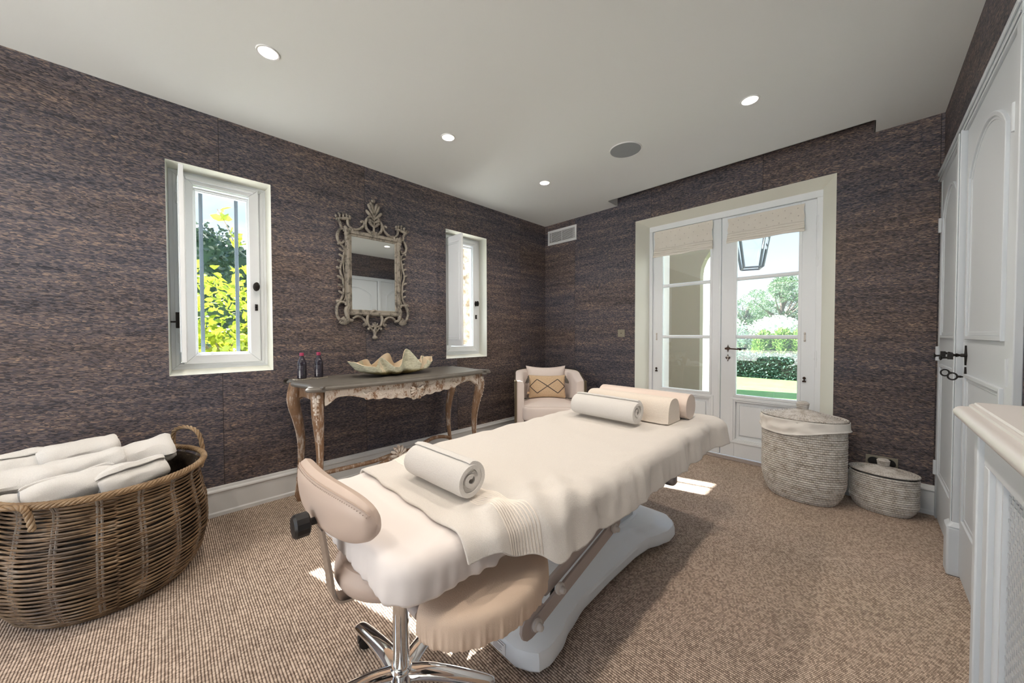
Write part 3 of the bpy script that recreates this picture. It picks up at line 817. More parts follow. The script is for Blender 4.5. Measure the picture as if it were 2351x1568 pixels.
# downlights
pl = ['round recessed downlight above the armchair corner, farthest of the left row', 'round recessed downlight over the carved console, middle of the left row', 'round recessed downlight nearest the left foreground of the ceiling',
      'round recessed downlight between the ceiling speaker and the right wall']
root0 = None
for k, (lx, ly) in enumerate(LAMPS):
    if k == 0:
        root0 = thing('downlight', pl[0], 'ceiling light', (lx, ly, H), group='recessed downlights')
        mb = MB(); mb.lathe([(.0405, .0), (.041, -.003), (.049, -.004), (.051, -.001), (.051, .002)], 40, cap=False); mb.build('trim_ring', TRIM, root0)
        mb = MB(); mb.lathe([(.0405, 0), (.034, .03), (.030, .036)], 40, cap=False); mb.build('reflector', CANWHITE, root0)
        mb = MB(); mb.lathe([(.031, .0355), (.0001, .0355)], 40, cap=False); mb.build('lamp', LAMP, root0)
    else:
        c = copy_tree(root0); c.location = (lx, ly, H)
        c['label'] = (pl + ['round recessed downlight nearest the viewpoint on the wardrobe side', 'round recessed downlight right above the radiator cabinet side of the bed', 'round recessed downlight behind the viewpoint above the wicker basket side', 'round recessed downlight behind the viewpoint on the right side', 'round recessed downlight by the added rear window, left one', 'round recessed downlight by the added rear window, right one'])[k]
spk = thing('ceiling_speaker', 'round grey mesh loudspeaker set flush in the ceiling', 'speaker', (1.668, -1.036, H))
mb = MB(); mb.lathe([(.112, -.001), (.113, -.006), (.118, -.006), (.120, 0)], 56, cap=False); mb.build('rim', TRIM, spk)
mb = MB(); mb.lathe([(.0001, -.005), (.112, -.004)], 56, cap=False); mb.build('mesh_cover', GREYMESH, spk)
# ================================================================== MASSAGE TABLE
BX, ZT_ = 1.935, .655                         # centre line and mattress top
bed = thing('massage_table', 'pale grey treatment table with a moulded dog-bone floor base', 'massage table', (BX, -2.1, 0))
by = 2.1
# base: wide ends and a narrower waist, built from its half width along the length
HWK = [(-.615, .205), (-.600, .245), (-.57, .278), (-.52, .288), (-.45, .280), (-.36, .252), (-.22, .228), (0, .222), (.24, .224), (.37, .238), (.46, .272), (.53, .292), (.60, .290), (.65, .268), (.70, .215)]
def hwb(y):
    for a_, b_ in zip(HWK[:-1], HWK[1:]):
        if y <= b_[0]:
            t = max(0, (y - a_[0]) / (b_[0] - a_[0])); return lerp(a_[1], b_[1], t * t * (3 - 2 * t) * .6 + t * .4)
    return HWK[-1][1]
def bring(ins, z, waist=0):
    a_, b_ = -.615 + ins * .8, .70 - ins * .8; o = []
    for k in range(61):
        y = lerp(a_, b_, k / 60); yy = lerp(-.615, .70, k / 60); o.append((hwb(yy) - ins, y, z + waist * math.exp(-((y - .05) / .30) ** 2)))
    return o + [(-x, y, z_) for x, y, z_ in reversed(o)]
mb = MB(); rings = [bring(.03, .024), bring(.004, .026), bring(0, .034), bring(.002, .070, -.006), bring(.010, .086, -.012), bring(.022, .093, -.014), bring(.040, .097, -.012), bring(.060, .102, -.004), bring(.075, .110, .004), bring(.095, .114, .008), bring(.16, .118, .010), bring(.20, .119, .010)]
n_ = 122; vs = [v for r_ in rings for v in r_]; m_ = len(rings)
mb.add(vs, [(i * n_ + q, i * n_ + (q + 1) % n_, (i + 1) * n_ + (q + 1) % n_, (i + 1) * n_ + q) for i in range(m_ - 1) for q in range(n_)] + [((m_ - 1) * n_ + q, (m_ - 1) * n_ + q + 1, (m_ - 1) * n_ + n_ - 2 - q, (m_ - 1) * n_ + n_ - 1 - q) for q in range(60)] + [(q + 1, q, n_ - 1 - q, n_ - 2 - q) for q in range(60)])
base = mb.build('base', PLASTIC, bed, angle=28)
for sx in (-1, 1):
    for yy in (-.54, .60): mb = MB(); mb.lathe([(.024, 0), (.026, .01), (.02, .03)], 16, (sx * .22, yy, 0)); mb.build('foot', BLACK, bed)
mb = MB(); cushion(mb, superell(.125, .15, 4, 40, 0, .40), [(0, .112), (.010, .128), (.016, .131)], crown_top=.001); mb.build('column_collar', PLASTIC, bed, angle=30)
mb = MB(); mb.prism([(-.060, .31), (.088, .31), (.100, .322), (.100, .468), (.088, .48), (-.060, .48), (-.072, .468), (-.072, .322)], .1, .52, 'z'); mb.prism([(-.05, .34), (.05, .34), (.05, .48), (-.05, .48)], .5, .56, 'z')
mb.build('column', mat('column_paint', (.55, .62, .68), .35), bed, bevel=.004)
# lifting arms with knobs (both sides)
for sx in (1, -1):
    mb = MB(); X = .262 * sx
    def plate(p0, p1, w, xx, t=.006):
        a = Vector((0, p0[0], p0[1])); b = Vector((0, p1[0], p1[1])); d = (b - a).normalized(); q = Vector((0, -d.z, d.y)) * w
        pts = []
        for i in range(7):
            an = -PI / 2 + PI * i / 6; pts.append(b + d * (w * math.cos(an)) + q * math.sin(an))
        for i in range(7):
            an = PI / 2 + PI * i / 6; pts.append(a + d * (w * math.cos(an)) + q * math.sin(an))
        mb.prism([(p.y, p.z) for p in pts], xx - t, xx + t, 'x')
    plate((-.575, .195), (-.02, .335), .026, X); plate((-.50, .270), (.02, .395), .024, X - .016 * sx); plate((-.60, .20), (-.56, .205), .045, X - .004 * sx)
    arm = mb.build('lift_arm', METALGREY, bed, bevel=.002)
    for (yy, zz) in ((-.580, .200), (-.455, .262), (-.062, .328)):
        mb = MB(); mb.lathe([(.019, 0), (.021, .004), (.021, .012), (.013, .016), (.013, .022), (.009, .030), (0, .033)], 20, M=Matrix.Translation((X + .006 * sx, yy, zz)) @ Matrix.Rotation(sx * PI / 2, 4, 'Y')); mb.build('arm_cap', PIN, arm)
mb = MB(); mb.tube([(.20, -.40, .215), (.235, -.46, .16)], [.007, .010], 10); mb.build('release_lever', BLACK, bed)
mb = MB(); mb.box(-.28, .28, -1.02, .93, .546, .562); mb.box(-.24, .24, -.68, .9, .505, .546); mb.build('top_frame', PLASTIC, bed, bevel=.008, seg=3)
mb = MB(); cushion(mb, superell(.05, .03, 3, 24, .345, .33), round_levels(.43, .50, .02)); mb.build('frame_lug', STEEL, bed)
# mattress outline: full width, narrowing to the head section in the foreground
mo = []
def arc_(cx_, cy_, r_, a0_, a1_, n_=9):
    for q in range(n_): 
        t = lerp(a0_, a1_, q / (n_ - 1)); mo.append((cx_ + r_ * math.cos(t), cy_ + r_ * math.sin(t)))
def line_(a, b, n_):
    for q in range(1, n_): mo.append((lerp(a[0], b[0], q / n_), lerp(a[1], b[1], q / n_)))
RC = .085
arc_(.325 - RC, -1.105 + RC, RC, -PI / 2, 0); line_((.325, -1.105 + RC), (.332, -.80), 8)
for q in range(11):
    yy_ = lerp(-.80, -.58, q / 10); mo.append((lerp(.332, .398, sstep(-.78, -.60, yy_)), yy_))
line_((.398, -.58), (.402, .985 - RC), 20); arc_(.402 - RC, .985 - RC, RC, 0, PI / 2)
mo = mo + [(-x, y) for x, y in reversed(mo)]
mb = MB(); cushion(mb, mo, round_levels(.562, ZT_ - .004, .035)); mb.build('mattress', VINYL, bed)
# rating plate on the near end face
mb = MB(); mb.box(.085, .155, -.6175, -.6145, .036, .076); rp = mb.build('rating_plate', mat('label_white', (.85, .86, .88), .4), bed, smooth=False)
mb = MB()
for i, (a, b) in enumerate([(.092, .148), (.092, .115), (.092, .138), (.092, .138), (.092, .132), (.092, .138), (.092, .125)]):
    mb.box(a, b, -.6182, -.6174, .070 - i * .005, .0708 - i * .005 + (.0012 if i == 0 else 0))
mb.build('label_print', mat('label_ink', (.12, .12, .14), .6), rp, smooth=False)
# arm pads hung beside the head section
def halfmoon(cx, cy, L, Wd, n=60, sg=1):
    o = []
    for i in range(n):
        t = 2 * PI * i / n; c, s_ = math.cos(t), math.sin(t)
        x = c * Wd * (1 if c > 0 else .55); o.append((cx + sg * x, cy + s_ * L))
    return o if sg > 0 else o[::-1]
pr = random.Random(3)
ph = [pr.uniform(0, 6) for _ in range(6)]
def padripple(s, k):
    if k is None: return (0, 0)
    a = math.sin(s * 2 * PI * 41 + ph[0]) * .45 + math.sin(s * 2 * PI * 67 + ph[1]) * .45 + math.sin(s * 2 * PI * 21 + ph[2]) * .4
    lowness = max(0, 1 - k * 1.7)
    return ((abs(a) * 1.4 - .5) * .0085 * lowness, math.sin(s * 2 * PI * 47 + ph[3]) * .004 * (1 if k < .15 else 0))
for sg in (1, -1):
    mb = MB(); cushion(mb, halfmoon(BX + sg * .268 - BX, -2.900 + by, .222, .150, 240, sg), [(.022, .412), (.006, .414), (.001, .42), (0, .436), (.0, .455), (0, .470), (.002, .482), (.008, .492), (.018, .498), (.034, .501)], crown_top=.004, ripple=padripple)
    p_ = mb.build('arm_pad', PADCLOTH, bed, sub=1, angle=80); p_['label'] = 'half-moon arm pad in a beige elasticated cover'
mb = MB(); mb.tube([(.19, -1.00, .455), (.235, -1.00, .455)], .014, 12); mb.build('pad_hinge', METALGREY, bed)

# fitted cotton sheet over the mattress, gathered hem
sh = [pr.uniform(0, 6) for _ in range(9)]
def shripple(s, k):
    if k is None: return (0, 0)
    low = max(0, 1 - k * 1.35)
    a = math.sin(s * 2 * PI * 95 + sh[0]) * .45 + math.sin(s * 2 * PI * 143 + sh[1]) * .35 + math.sin(s * 2 * PI * 38 + sh[2]) * .5
    return (a * .0045 * low + .006, math.sin(s * 2 * PI * 120 + sh[3]) * .0022 * (1 if k < .12 else 0) + .0015)
mo2 = [(p[0], p[1]) for p in mo]
den = []
for i in range(len(mo2)):
    a, b = mo2[i], mo2[(i + 1) % len(mo2)]; k = max(1, int(math.hypot(b[0] - a[0], b[1] - a[1]) / .0065))
    for j in range(k): den.append((lerp(a[0], b[0], j / k), lerp(a[1], b[1], j / k)))
mb = MB(); lv = [(.028, .552), (.004, .553), (0, .562), (0, .58), (0, .60)] + round_levels(.60, ZT_, .04, 5)[6:]
cushion(mb, den, lv, crown_top=.006, ripple=shripple, inner=10)
fs_ = mb.build('fitted_sheet', SHEET, angle=80); fs_.location = (BX, -by, 0)
tag(fs_, 'smooth white fitted sheet with a gathered hem stretched over the treatment table', 'sheet')
me = fs_.data
for v in me.vertices:      # soft pulls radiating from the near corners and along the sides
    x, y, z = v.co
    cxn, cyn = (.20 if x > 0 else -.20), -.98
    an = math.atan2(y - cyn, x - cxn); rd = math.hypot(y - cyn, x - cxn)
    if z > .60 and y < -.55:
        w_ = sstep(.12, .30, abs(x)) * (1 - sstep(-.75, -.55, y)) * sstep(-1.10, -1.0, y)
        v.co.z += noise.noise(Vector((y * 7, x * 30 + y * 14, 1.7))) * .006 * w_
    elif abs(x) > .28 and y < -.55:
        k_ = noise.noise(Vector((y * 5, z * 42 + y * 24, 5))) * .013 + noise.noise(Vector((y * 11, z * 90 + y * 45, 2))) * .004
        v.co.x += k_ * (1 if x > 0 else -1) * sstep(-1.10, -1.03, y)

# large terry bath sheet laid over the table
T0, T1 = -3.030, -1.120
def bathsheet(u, v):
    # v along the table (near -> far), u across
    y = lerp(T0, T1, v)
    hw = lerp(.345, .412, sstep(-2.92, -2.74, y))
    drR = lerp(.008, .100, sstep(-3.05, -2.70, y)) + .008 * noise.noise(Vector((y * 5, 1, 1))) + .006 * noise.noise(Vector((y * 14, 6, 1)))
    drL = lerp(.02, .115, sstep(-3.02, -2.6, y)) + .010 * noise.noise(Vector((y * 5, 4, 4)))
    r = .050; La = r * PI / 2; top = hw - r
    tot = drL + La + 2 * top + La + drR; s_ = u * tot
    zt = ZT_ + .014
    if s_ < drL: x, z = -hw - .06 * (drL - s_), zt - r - (drL - s_); nx = -1
    elif s_ < drL + La: a = (s_ - drL) / r; x, z = -top - r * math.cos(a), zt - r + r * math.sin(a); nx = -1
    elif s_ < drL + La + 2 * top: x, z = -top + (s_ - drL - La), zt; nx = 1 if x > 0 else -1
    elif s_ < tot - drR: a = (s_ - (tot - drR)) / r + PI / 2; x, z = top + r * math.sin(a), zt - r + r * math.cos(a); nx = 1
    else: q = s_ - (tot - drR); x, z = hw + .12 * q, zt - r - q; nx = 1
    e = (tot - s_ - drR - La) if nx > 0 else (s_ - drL - La)      # >0 on the flat top, falls below 0 over the edge
    side = 1 - sstep(-.09, .02, e); near = 1 - sstep(-.02, .16, e)
    drape = noise.noise(Vector((y * 9, nx * 3, e * 3))) * .020 + noise.noise(Vector((y * 21, nx * 5, e * 6))) * .009
    x += nx * max(drape + .010, 0.001) * side
    z += (.004 + noise.noise(Vector((y * 8 + e * 9, 2 + nx, e * 5))) * .006 + noise.noise(Vector((y * 17 + e * 14, 9, e * 11))) * .003) * near * (1 - .7 * side)
    z += noise.noise(Vector((x * 7, y * 5, 9))) * .0022 + noise.noise(Vector((x * 2.5 + y * 9, y * 2, 3))) * .0018
    # heavier folds where the cloth steps in to the narrow head section
    kf = sstep(-3.03, -2.93, y) * (1 - sstep(-2.66, -2.45, y)) * sstep(.14, .30, x)
    z += kf * (.015 + .008 * math.sin(y * 42 + x * 34) + .005 * math.sin(y * 23 - x * 50 + 1)); x += kf * (.010 + .009 * math.sin(y * 36 + 1.0)) * side
    fl = sstep(-1.36, -1.115, y) * (1 if nx > 0 else 0) * side
    x += fl * .040
    if v < .001: y += .004 * math.sin(u * 31)
    return (BX + x, y, max(z, zt - r - max(drL, drR) - .02))
mb = MB(); mb.grid(bathsheet, 260, 330)
bs = mb.build('bath_sheet', TERRY, solid=.007, angle=80)
tag(bs, 'large cream-white terry towel spread across the treatment table and hanging over its sides', 'towel')
# ribbed border woven across the towel near its end
mb = MB()
for i in range(11):
    yy = -2.900 + i * .0085; v = (yy - T0) / (T1 - T0)
    pth = [Vector(bathsheet(lerp(.06, .995, k / 150), v)) for k in range(151)]
    pth = [Vector((p.x, p.y, p.z + .0001)) + Vector((.0012 if p.x - BX > .31 else 0, 0, 0)) for p in pth]
    mb.tube(pth, .0030, 6, upv=(0, 1, 0), sq=(1, .40))
mb.build('ribbed_border', mat('towel_border_weave', (.86, .80, .73), .8), bs)

# ------------------------------------------------------------------ rolled towels and bolsters
def roll(name, lab, loc, rz, L, R, turns, th, m, seed=0, flat=.94, fluff=1, tilt=0, group=None, r0k=.75):
    root = None; mb = MB(); rnd = random.Random(seed); n = int(turns * 30)
    r0 = th * r0k
    def pt(t, off):
        a = t * turns * 2 * PI + seed; r = lerp(r0, R - th / 2, t) + .0016 * math.sin(a * 2.3 + seed)
        r += off
        return math.cos(a) * r, math.sin(a) * r * flat
    sec = []
    prof = []
    for i in range(n + 1): prof.append(pt(i / n, th * .42 * (1 if i < n else .2)))
    for i in range(n, -1, -1): prof.append(pt(i / n, -th * .42 * (1 if i < n else .2)))
    k = len(prof); vs = []; XS = [0, .012, .035, .08] + [.15 + .7 * q / 11 for q in range(12)] + [.92, .965, .988, 1]; nl = len(XS) - 1; er = .10 if fluff > 2 else .05
    for j in range(nl + 1):
        x = lerp(-L / 2, L / 2, XS[j]); q_ = min(XS[j], 1 - XS[j]); se = 1 - er * max(0, 1 - q_ / .075) ** 2
        for i, (a, b) in enumerate(prof):
            w_ = .0022 * fluff * noise.noise(Vector((x * 14, a * 30, b * 30 + seed)))
            turn = min(i, k - 1 - i) / (k / 2)
            xo = x + (.004 * math.sin(turn * 9 + seed) if j in (0, nl) else 0)
            vs.append((xo, a * se * (1 + w_ * 10), b * se * (1 + w_ * 10)))
    fs = [(j * k + i, j * k + (i + 1) % k, (j + 1) * k + (i + 1) % k, (j + 1) * k + i) for j in range(nl) for i in range(k)]
    h = n + 1
    for j, rev in ((0, 0), (nl, 1)):
        for i in range(n):
            q = (j * k + i, j * k + i + 1, j * k + k - 2 - i, j * k + k - 1 - i); fs.append(q if rev else q[::-1])
    mb.add(vs, fs); o = mb.build(name, m, bevel=.003, angle=60); o.location = loc; o.rotation_euler = (0, tilt, rz)
    tag(o, lab, 'towel', group); return o
tz = ZT_ + .017
roll('rolled_towel', 'rolled white towel lying alone near the uncovered end of the treatment table', (1.975, -2.905, tz + .063), .06, .305, .066, 3.1, .0175, TERRYW, 1)
roll('rolled_towel', 'rolled white towel at the far end of the table in front of the two bolsters', (1.885, -1.695, tz + .077), -.03, .42, .081, 2.9, .021, TERRYW, 2)
# loaf-shaped bolster
mb = MB(); sec = []
for i in range(40):
    t = i / 39
    a = PI * t; sec.append((-.085 * math.copysign(abs(math.cos(a)) ** .75, math.cos(a)), .02 + .125 * abs(math.sin(a)) ** .8))
sec = [(-.092, .006), (-.080, 0), (.080, 0), (.092, .006)] + [(-a, b) for a, b in sec]
k = len(sec); nl = 20; vs = []
for j in range(nl + 1):
    q = j / nl; x = lerp(-.275, .275, q); e = min(q, 1 - q) * nl
    s_ = 1 if e >= 1 else .955
    for a, b in sec: vs.append((x, a * s_, .07 + (b - .07) * s_))
mb.add(vs, [(j * k + i, j * k + (i + 1) % k, (j + 1) * k + (i + 1) % k, (j + 1) * k + i) for j in range(nl) for i in range(k)] + [tuple(range(k)), tuple(nl * k + i for i in range(k))[::-1]])
o = mb.build('half_round_bolster', BOLSTER, angle=40); o.location = (1.935, -1.478, tz); o.rotation_euler = (0, 0, -.02)
tag(o, 'cream fleece half-round bolster between the rolled towel and the round bolster', 'bolster')
# round bolster
bo = thing('round_bolster', 'blush vinyl round bolster lying farthest back on the treatment table', 'bolster', (1.945, -1.312, tz + .076), -.02)
mb = MB(); R_ = .076
mb.lathe([(R_ - .006, -.30), (R_ - .001, -.296), (R_, -.29), (R_, .29), (R_ - .001, .296), (R_ - .006, .30)], 56, M=Matrix.Rotation(PI / 2, 4, 'Y'), cap=False); mb.build('cover', PINKVINYL, bo)
for s_ in (-1, 1):
    mb = MB(); mb.lathe([(0.0001, s_ * .304), (R_ * .6, s_ * .303), (R_ - .006, s_ * .300)], 56, M=Matrix.Rotation(PI / 2, 4, 'Y'), cap=False); mb.build('end_panel', PINKVINYL, bo)
for s_ in (-1, 1): mb = MB(); mb.tube([(s_ * .2985, (R_ - .003) * math.cos(a), (R_ - .003) * math.sin(a)) for a in [2 * PI * i / 56 for i in range(56)]], .0022, 6, closed=True); mb.build('piping', PINKVINYL, bo)

# ================================================================== STOOL
SX, SY = 1.932, -3.032
st_ = thing('rolling_stool', 'beige padded rolling stool with curved backrest and polished five-star base', 'stool', (SX, SY, 0))
mb = MB(); mb.lathe([(.030, .085), (.030, .10), (.026, .105), (.0255, .36), (.023, .362), (.023, .45)], 40); mb.build('gas_column', CHROME, st_)
mb = MB(); mb.lathe([(.0, .118), (.030, .116), (.034, .108), (.036, .09), (.036, .055), (.030, .045), (0, .045)], 40); mb.build('hub', CHROME, st_)
angs = [math.radians(a) for a in (184, 250, 329, 41, 113)]
for a in angs:
    mb = MB(); d = Vector((math.cos(a), math.sin(a), 0))
    pts = [d * .02 + Vector((0, 0, .088)), d * .08 + Vector((0, 0, .096)), d * .15 + Vector((0, 0, .094)), d * .23 + Vector((0, 0, .085)), d * .285 + Vector((0, 0, .076)), d * .30 + Vector((0, 0, .068))]
    pp = smooth_path(pts, 5); n_ = len(pp)
    mb.tube(pp, [lerp(.033, .023, min(1, i / (n_ * .8))) if i < n_ - 2 else .016 for i in range(n_)], 16, upv=(0, 0, 1), sq=(.55, 1))
    lg = mb.build('leg', CHROME, st_)
    # twin wheel castor
    c0 = d * .285 + Vector((0, 0, .03)); wa = a + 1.2; ax = Vector((-math.sin(wa), math.cos(wa), 0)); fwd = Vector((math.cos(wa), math.sin(wa), 0))
    c0 = c0 - fwd * .018
    mb = MB()
    for s_ in (-1, 1):
        mb.tube([c0 + ax * s_ * .006, c0 + ax * s_ * .009, c0 + ax * s_ * .024, c0 + ax * s_ * .026], [.024, .027, .027, .022], 24)
    cs = mb.build('castor', BLACK, lg)
    mb = MB(); mb.tube([d * .285 + Vector((0, 0, .04)), d * .285 + Vector((0, 0, .07))], .007, 10); hood = [c0 + fwd * (.029 * math.cos(t)) + Vector((0, 0, .029 * math.sin(t))) for t in [PI * i / 12 for i in range(13)]]
    mb.tube(hood, .006, 8, upv=tuple(ax), sq=(3.6, .5)); mb.build('castor_hood', BLACK, lg)
mb = MB(); mb.lathe([(.0, .438), (.13, .438), (.160, .443), (.182, .456), (.192, .478), (.190, .500), (.174, .522), (.12, .534), (0, .536)], 56); mb.build('seat', VINYL, st_)
mb = MB(); mb.box(-.09, .09, -.09, .09, .426, .440); mb.lathe([(.05, .40), (.06, .43)], 24); mb.build('mechanism', BLACK, st_)
# chrome back bar
bd = Vector((0, -1, 0)); ofx = Vector((.0, 0, 0))
bp = [Vector((0, -.05, .428)), Vector((-.002, -.11, .426)), Vector((-.006, -.165, .426)), Vector((-.009, -.192, .434)), Vector((-.010, -.205, .456)), Vector((-.008, -.210, .50)), Vector((-.004, -.222, .58)), Vector((0, -.235, .66))]
mb = MB(); mb.tube(smooth_path(bp, 6), .038, 4, upv=(1, 0.0, 0), sq=(1, .15), a0=PI / 4); mb.build('back_bar', mat('chrome_dark_reflection', (.50, .50, .51), .10, 1), st_, bevel=.001)  # chrome darkened in colour to stand for a dark reflection
# backrest pad
bk = MB(); tilt = math.radians(-6)
nu, nv = 48, 24
def backfn(side):
    def fn(u, v):
        a = lerp(-1, 1, u); b = lerp(-1, 1, v)
        W_, H_ = .278, .080
        # superellipse disk mapping
        ex = a * W_ ; sh_ = (1 - abs(a) ** 3.2) ** (1 / 2.4); zz = b * H_ * sh_
        edge = max(0, 1 - abs(b) ** 2.6) ** .5 * max(0, sh_) ** .8
        th = (.034 * edge if side > 0 else .034 * edge)
        curve = .035 * (a * a)
        y = curve + th * side
        return (ex * (1 - .06 * a * a), y, zz * (1 - .10 * a) + .010 * a)
    return fn
MT = Matrix.Translation((-.016, -.222, .724)) @ Matrix.Rotation(.03, 4, 'Z') @ Matrix.Rotation(-tilt, 4, 'X')
bk.grid(backfn(1), nu, nv, M=MT); bk.grid(backfn(-1), nu, nv, M=MT)
brest = bk.build('backrest', VINYL, st_, angle=70)
mb = MB(); seam = []
for i in range(60):
    a = lerp(-.97, .97, i / 59); p_ = backfn(-1)((a + 1) / 2, .93); seam.append(MT @ (Vector(p_) + Vector((0, -.0015, .001))))
mb.tube(seam, .0022, 6)
for i in range(0, 59):
    p_ = seam[i].lerp(seam[i + 1], .5) - Vector((0, .004, .006)); mb.sphere(p_, .0014, 6)
mb.build('seam', mat('seam_thread', (.42, .33, .28), .8), brest)
mb = MB(); kM = Matrix.Translation((.010, -.245, .685)) @ Matrix.Rotation(PI / 2, 4, 'X')
mb.lathe([(.010, -.01), (.010, .018), (.026, .02), (.031, .024), (.031, .052), (.026, .058), (0, .059)], 14, M=kM); mb.build('knob', BLACK, st_, angle=25)
# ================================================================== WICKER BASKET OF TOWELS
BC = (.425, -3.765)
wb = thing('wicker_basket', 'large oval brown willow basket on the carpet filled with rolled white towels', 'basket', (BC[0], BC[1], 0), math.radians(8))
rb = random.Random(11)
def bprof(z):      # scale of the plan ellipse with height
    P = [(0, .80), (.03, .90), (.10, 1.0), (.20, 1.06), (.30, 1.05), (.40, 1.0), (.47, .96), (.50, .97), (.53, 1.03)]
    for i in range(len(P) - 1):
        if P[i][0] <= z <= P[i + 1][0]: 
            t = (z - P[i][0]) / (P[i + 1][0] - P[i][0]); return lerp(P[i][1], P[i + 1][1], t * t * (3 - 2 * t) * .5 + t * .5)
    return P[-1][1]
BA, BB = .375, .325
NS = 17
def bpt(t, z, off=0):
    a = 2 * PI * t; s_ = bprof(z)
    return Vector(((BA * s_ + off) * math.cos(a), (BB * s_ + off) * math.sin(a), z))
mb = MB(); z = .012; row = 0
while z < .508:
    rr = .0043 + rb.uniform(-.0009, .0008)
    dens = .0090 if z < .42 else .0080
    pth = []; M_ = NS * 8; ph0 = rb.uniform(0, 6); wob = rb.uniform(.0005, .0016)
    for i in range(M_):
        t = i / M_
        wv = math.cos(PI * NS * t + (PI if row % 2 else 0))
        pth.append(bpt(t, z + wob * 1.6 * math.sin(2 * PI * 3 * t + ph0) + .0012 * math.sin(2 * PI * 7 * t + ph0 * 2), .0062 * wv))
    mb.tube(pth, [rr * (1 + .12 * math.sin(i * .31 + ph0)) for i in range(M_)], 6, closed=True, upv=(0, 0, 1))
    z += dens; row += 1
mb.build('woven_wall', WICK, wb, angle=60)
for i in range(NS):
    t = (i + .5) / NS; mb = MB()
    mb.tube([bpt(t + .0, zz, -.001) for zz in [.0 + .53 * k / 14 for k in range(15)]], .0052, 6)
    mb.tube([bpt(t + .006, zz, -.001) for zz in [.0 + .53 * k / 14 for k in range(15)]], .0048, 6)
    mb.build('stake', STAKE, wb)
mb = MB()
for s_ in range(5):
    pth = []; M_ = 240
    for i in range(M_):
        t = i / M_; ph_ = 2 * PI * (t * 26 + s_ / 5); c = bpt(t, .528); rad = Vector((c.x, c.y, 0)).normalized()
        pth.append(c + rad * (.009 * math.cos(ph_) + .003) + Vector((0, 0, .009 * math.sin(ph_) + .005)))
    mb.tube(pth, .0062, 7, closed=True, upv=(0, 0, 1))
mb.build('braided_rim', WICKRIM, wb, angle=70)
mb = MB(); mb.grid(lambda u, v: tuple(bpt(u, .012 + v * .505, -.013)), 80, 20, cu=True); mb.build('inner_wall', mat('cane_inside_shade', (.045, .030, .018), .7, var=(60, (.015, .010, .006), 1), bump=(40, .8, .006)), wb, angle=80)  # inner weave coloured dark so gaps in the wall look shaded
mb = MB(); mb.prism([(bpt(i / 48, .02)[0] * .98, bpt(i / 48, .02)[1] * .98) for i in range(48)], .004, .014, 'z'); mb.build('floor_panel', WICK, wb)
def bhandle(t0, w_, out_, hgt):
    mb = MB(); a = bpt(t0 - w_, .53, .004); b = bpt(t0 + w_, .53, .004); c = (a + b) / 2; od = Vector((c.x, c.y, 0)).normalized()
    core = smooth_path([a + Vector((0, 0, -.09)), a + Vector((0, 0, -.02)) + od * .012, a.lerp(b, .08) + Vector((0, 0, hgt * .75)) + od * out_ * .5, c + Vector((0, 0, hgt)) + od * out_, a.lerp(b, .92) + Vector((0, 0, hgt * .75)) + od * out_ * .5, b + Vector((0, 0, -.02)) + od * .012, b + Vector((0, 0, -.09))], 10)
    for s_ in range(3):
        pth = []
        for i, p in enumerate(core):
            ph_ = 2 * PI * (i / len(core) * 7 + s_ / 3); tg = (core[min(i + 1, len(core) - 1)] - core[max(0, i - 1)]).normalized(); n_ = tg.orthogonal().normalized() if abs(tg.z) < 2 else od
            n_ = (od - tg * od.dot(tg)); n_ = n_.normalized() if n_.length > .1 else Vector((0, 0, 1)); b_ = tg.cross(n_)
            pth.append(p + n_ * (.0062 * math.cos(ph_)) + b_ * (.0062 * math.sin(ph_)))
        mb.tube(pth, .0058, 7)
    mb.build('handle', WICKRIM, wb, angle=70)
bhandle(.315, .052, .010, .125)
bhandle(.845, .045, .05, .012)
# rolled towels standing and leaning in the basket
labs = ['rolled white towel at the back left of the basket pile', 'rolled white towel at the left edge of the basket pile', 'rolled white towel in the middle of the back row of the basket pile', 'rolled white towel just below the middle back one in the basket',
        'rolled white towel at the front centre of the basket pile catching the window light', 'rolled white towel at the front right of the basket pile by the rim', 'rolled white towel at the back right of the basket pile next to the empty end', 'rolled white towel low at the front left of the basket beside the handle']
def fatroll(lab, c, rz, tilt, L, R, seed):
    o_ = roll('rolled_towel', lab, c, rz, L, R, 2.1, R * .33, TERRYW, seed * 1.3, .90, 6, tilt, 'rolled towels piled in the wicker basket', .5)
    for v_ in o_.data.vertices:
        p_ = v_.co; r_ = Vector((0, p_.y, p_.z)); 
        if r_.length > 1e-4:
            e_ = abs(p_.x) / (L / 2); d_ = noise.noise(Vector((p_.x * 9 + seed, p_.y * 16, p_.z * 16))) * .016 + noise.noise(Vector((p_.x * 26, p_.y * 40, p_.z * 40 + seed))) * .006
            k_ = 1 + d_ / R - .10 * max(0, e_ - .80) / .20; v_.co = Vector((p_.x * (1 + .03 * math.sin(p_.y * 40 + seed)), p_.y * k_, p_.z * k_))
    return o_
cx, cy = BC
for lab, (px_, py_, pz), rz, tl, L, R, sd_ in [
    (labs[0], (.22, -4.03, .577), 1.75, .0, .25, .082, 1), (labs[1], (.39, -4.023, .54), 1.70, .03, .25, .084, 2),
    (labs[2], (.20, -3.88, .60), 1.75, -.08, .25, .080, 3), (labs[3], (.37, -3.85, .568), 1.66, -.10, .26, .074, 4),
    (labs[4], (.555, -3.865, .527), 1.78, -.10, .26, .082, 5), (labs[5], (.545, -3.685, .520), 1.85, -.14, .235, .080, 6),
    (labs[6], (.315, -3.672, .552), 1.75, -.14, .26, .098, 7), (labs[7], (.47, -4.02, .47), 1.7, 0, .20, .070, 8)]:
    fatroll(lab, (px_, py_, pz), rz, tl, L, R, sd_)
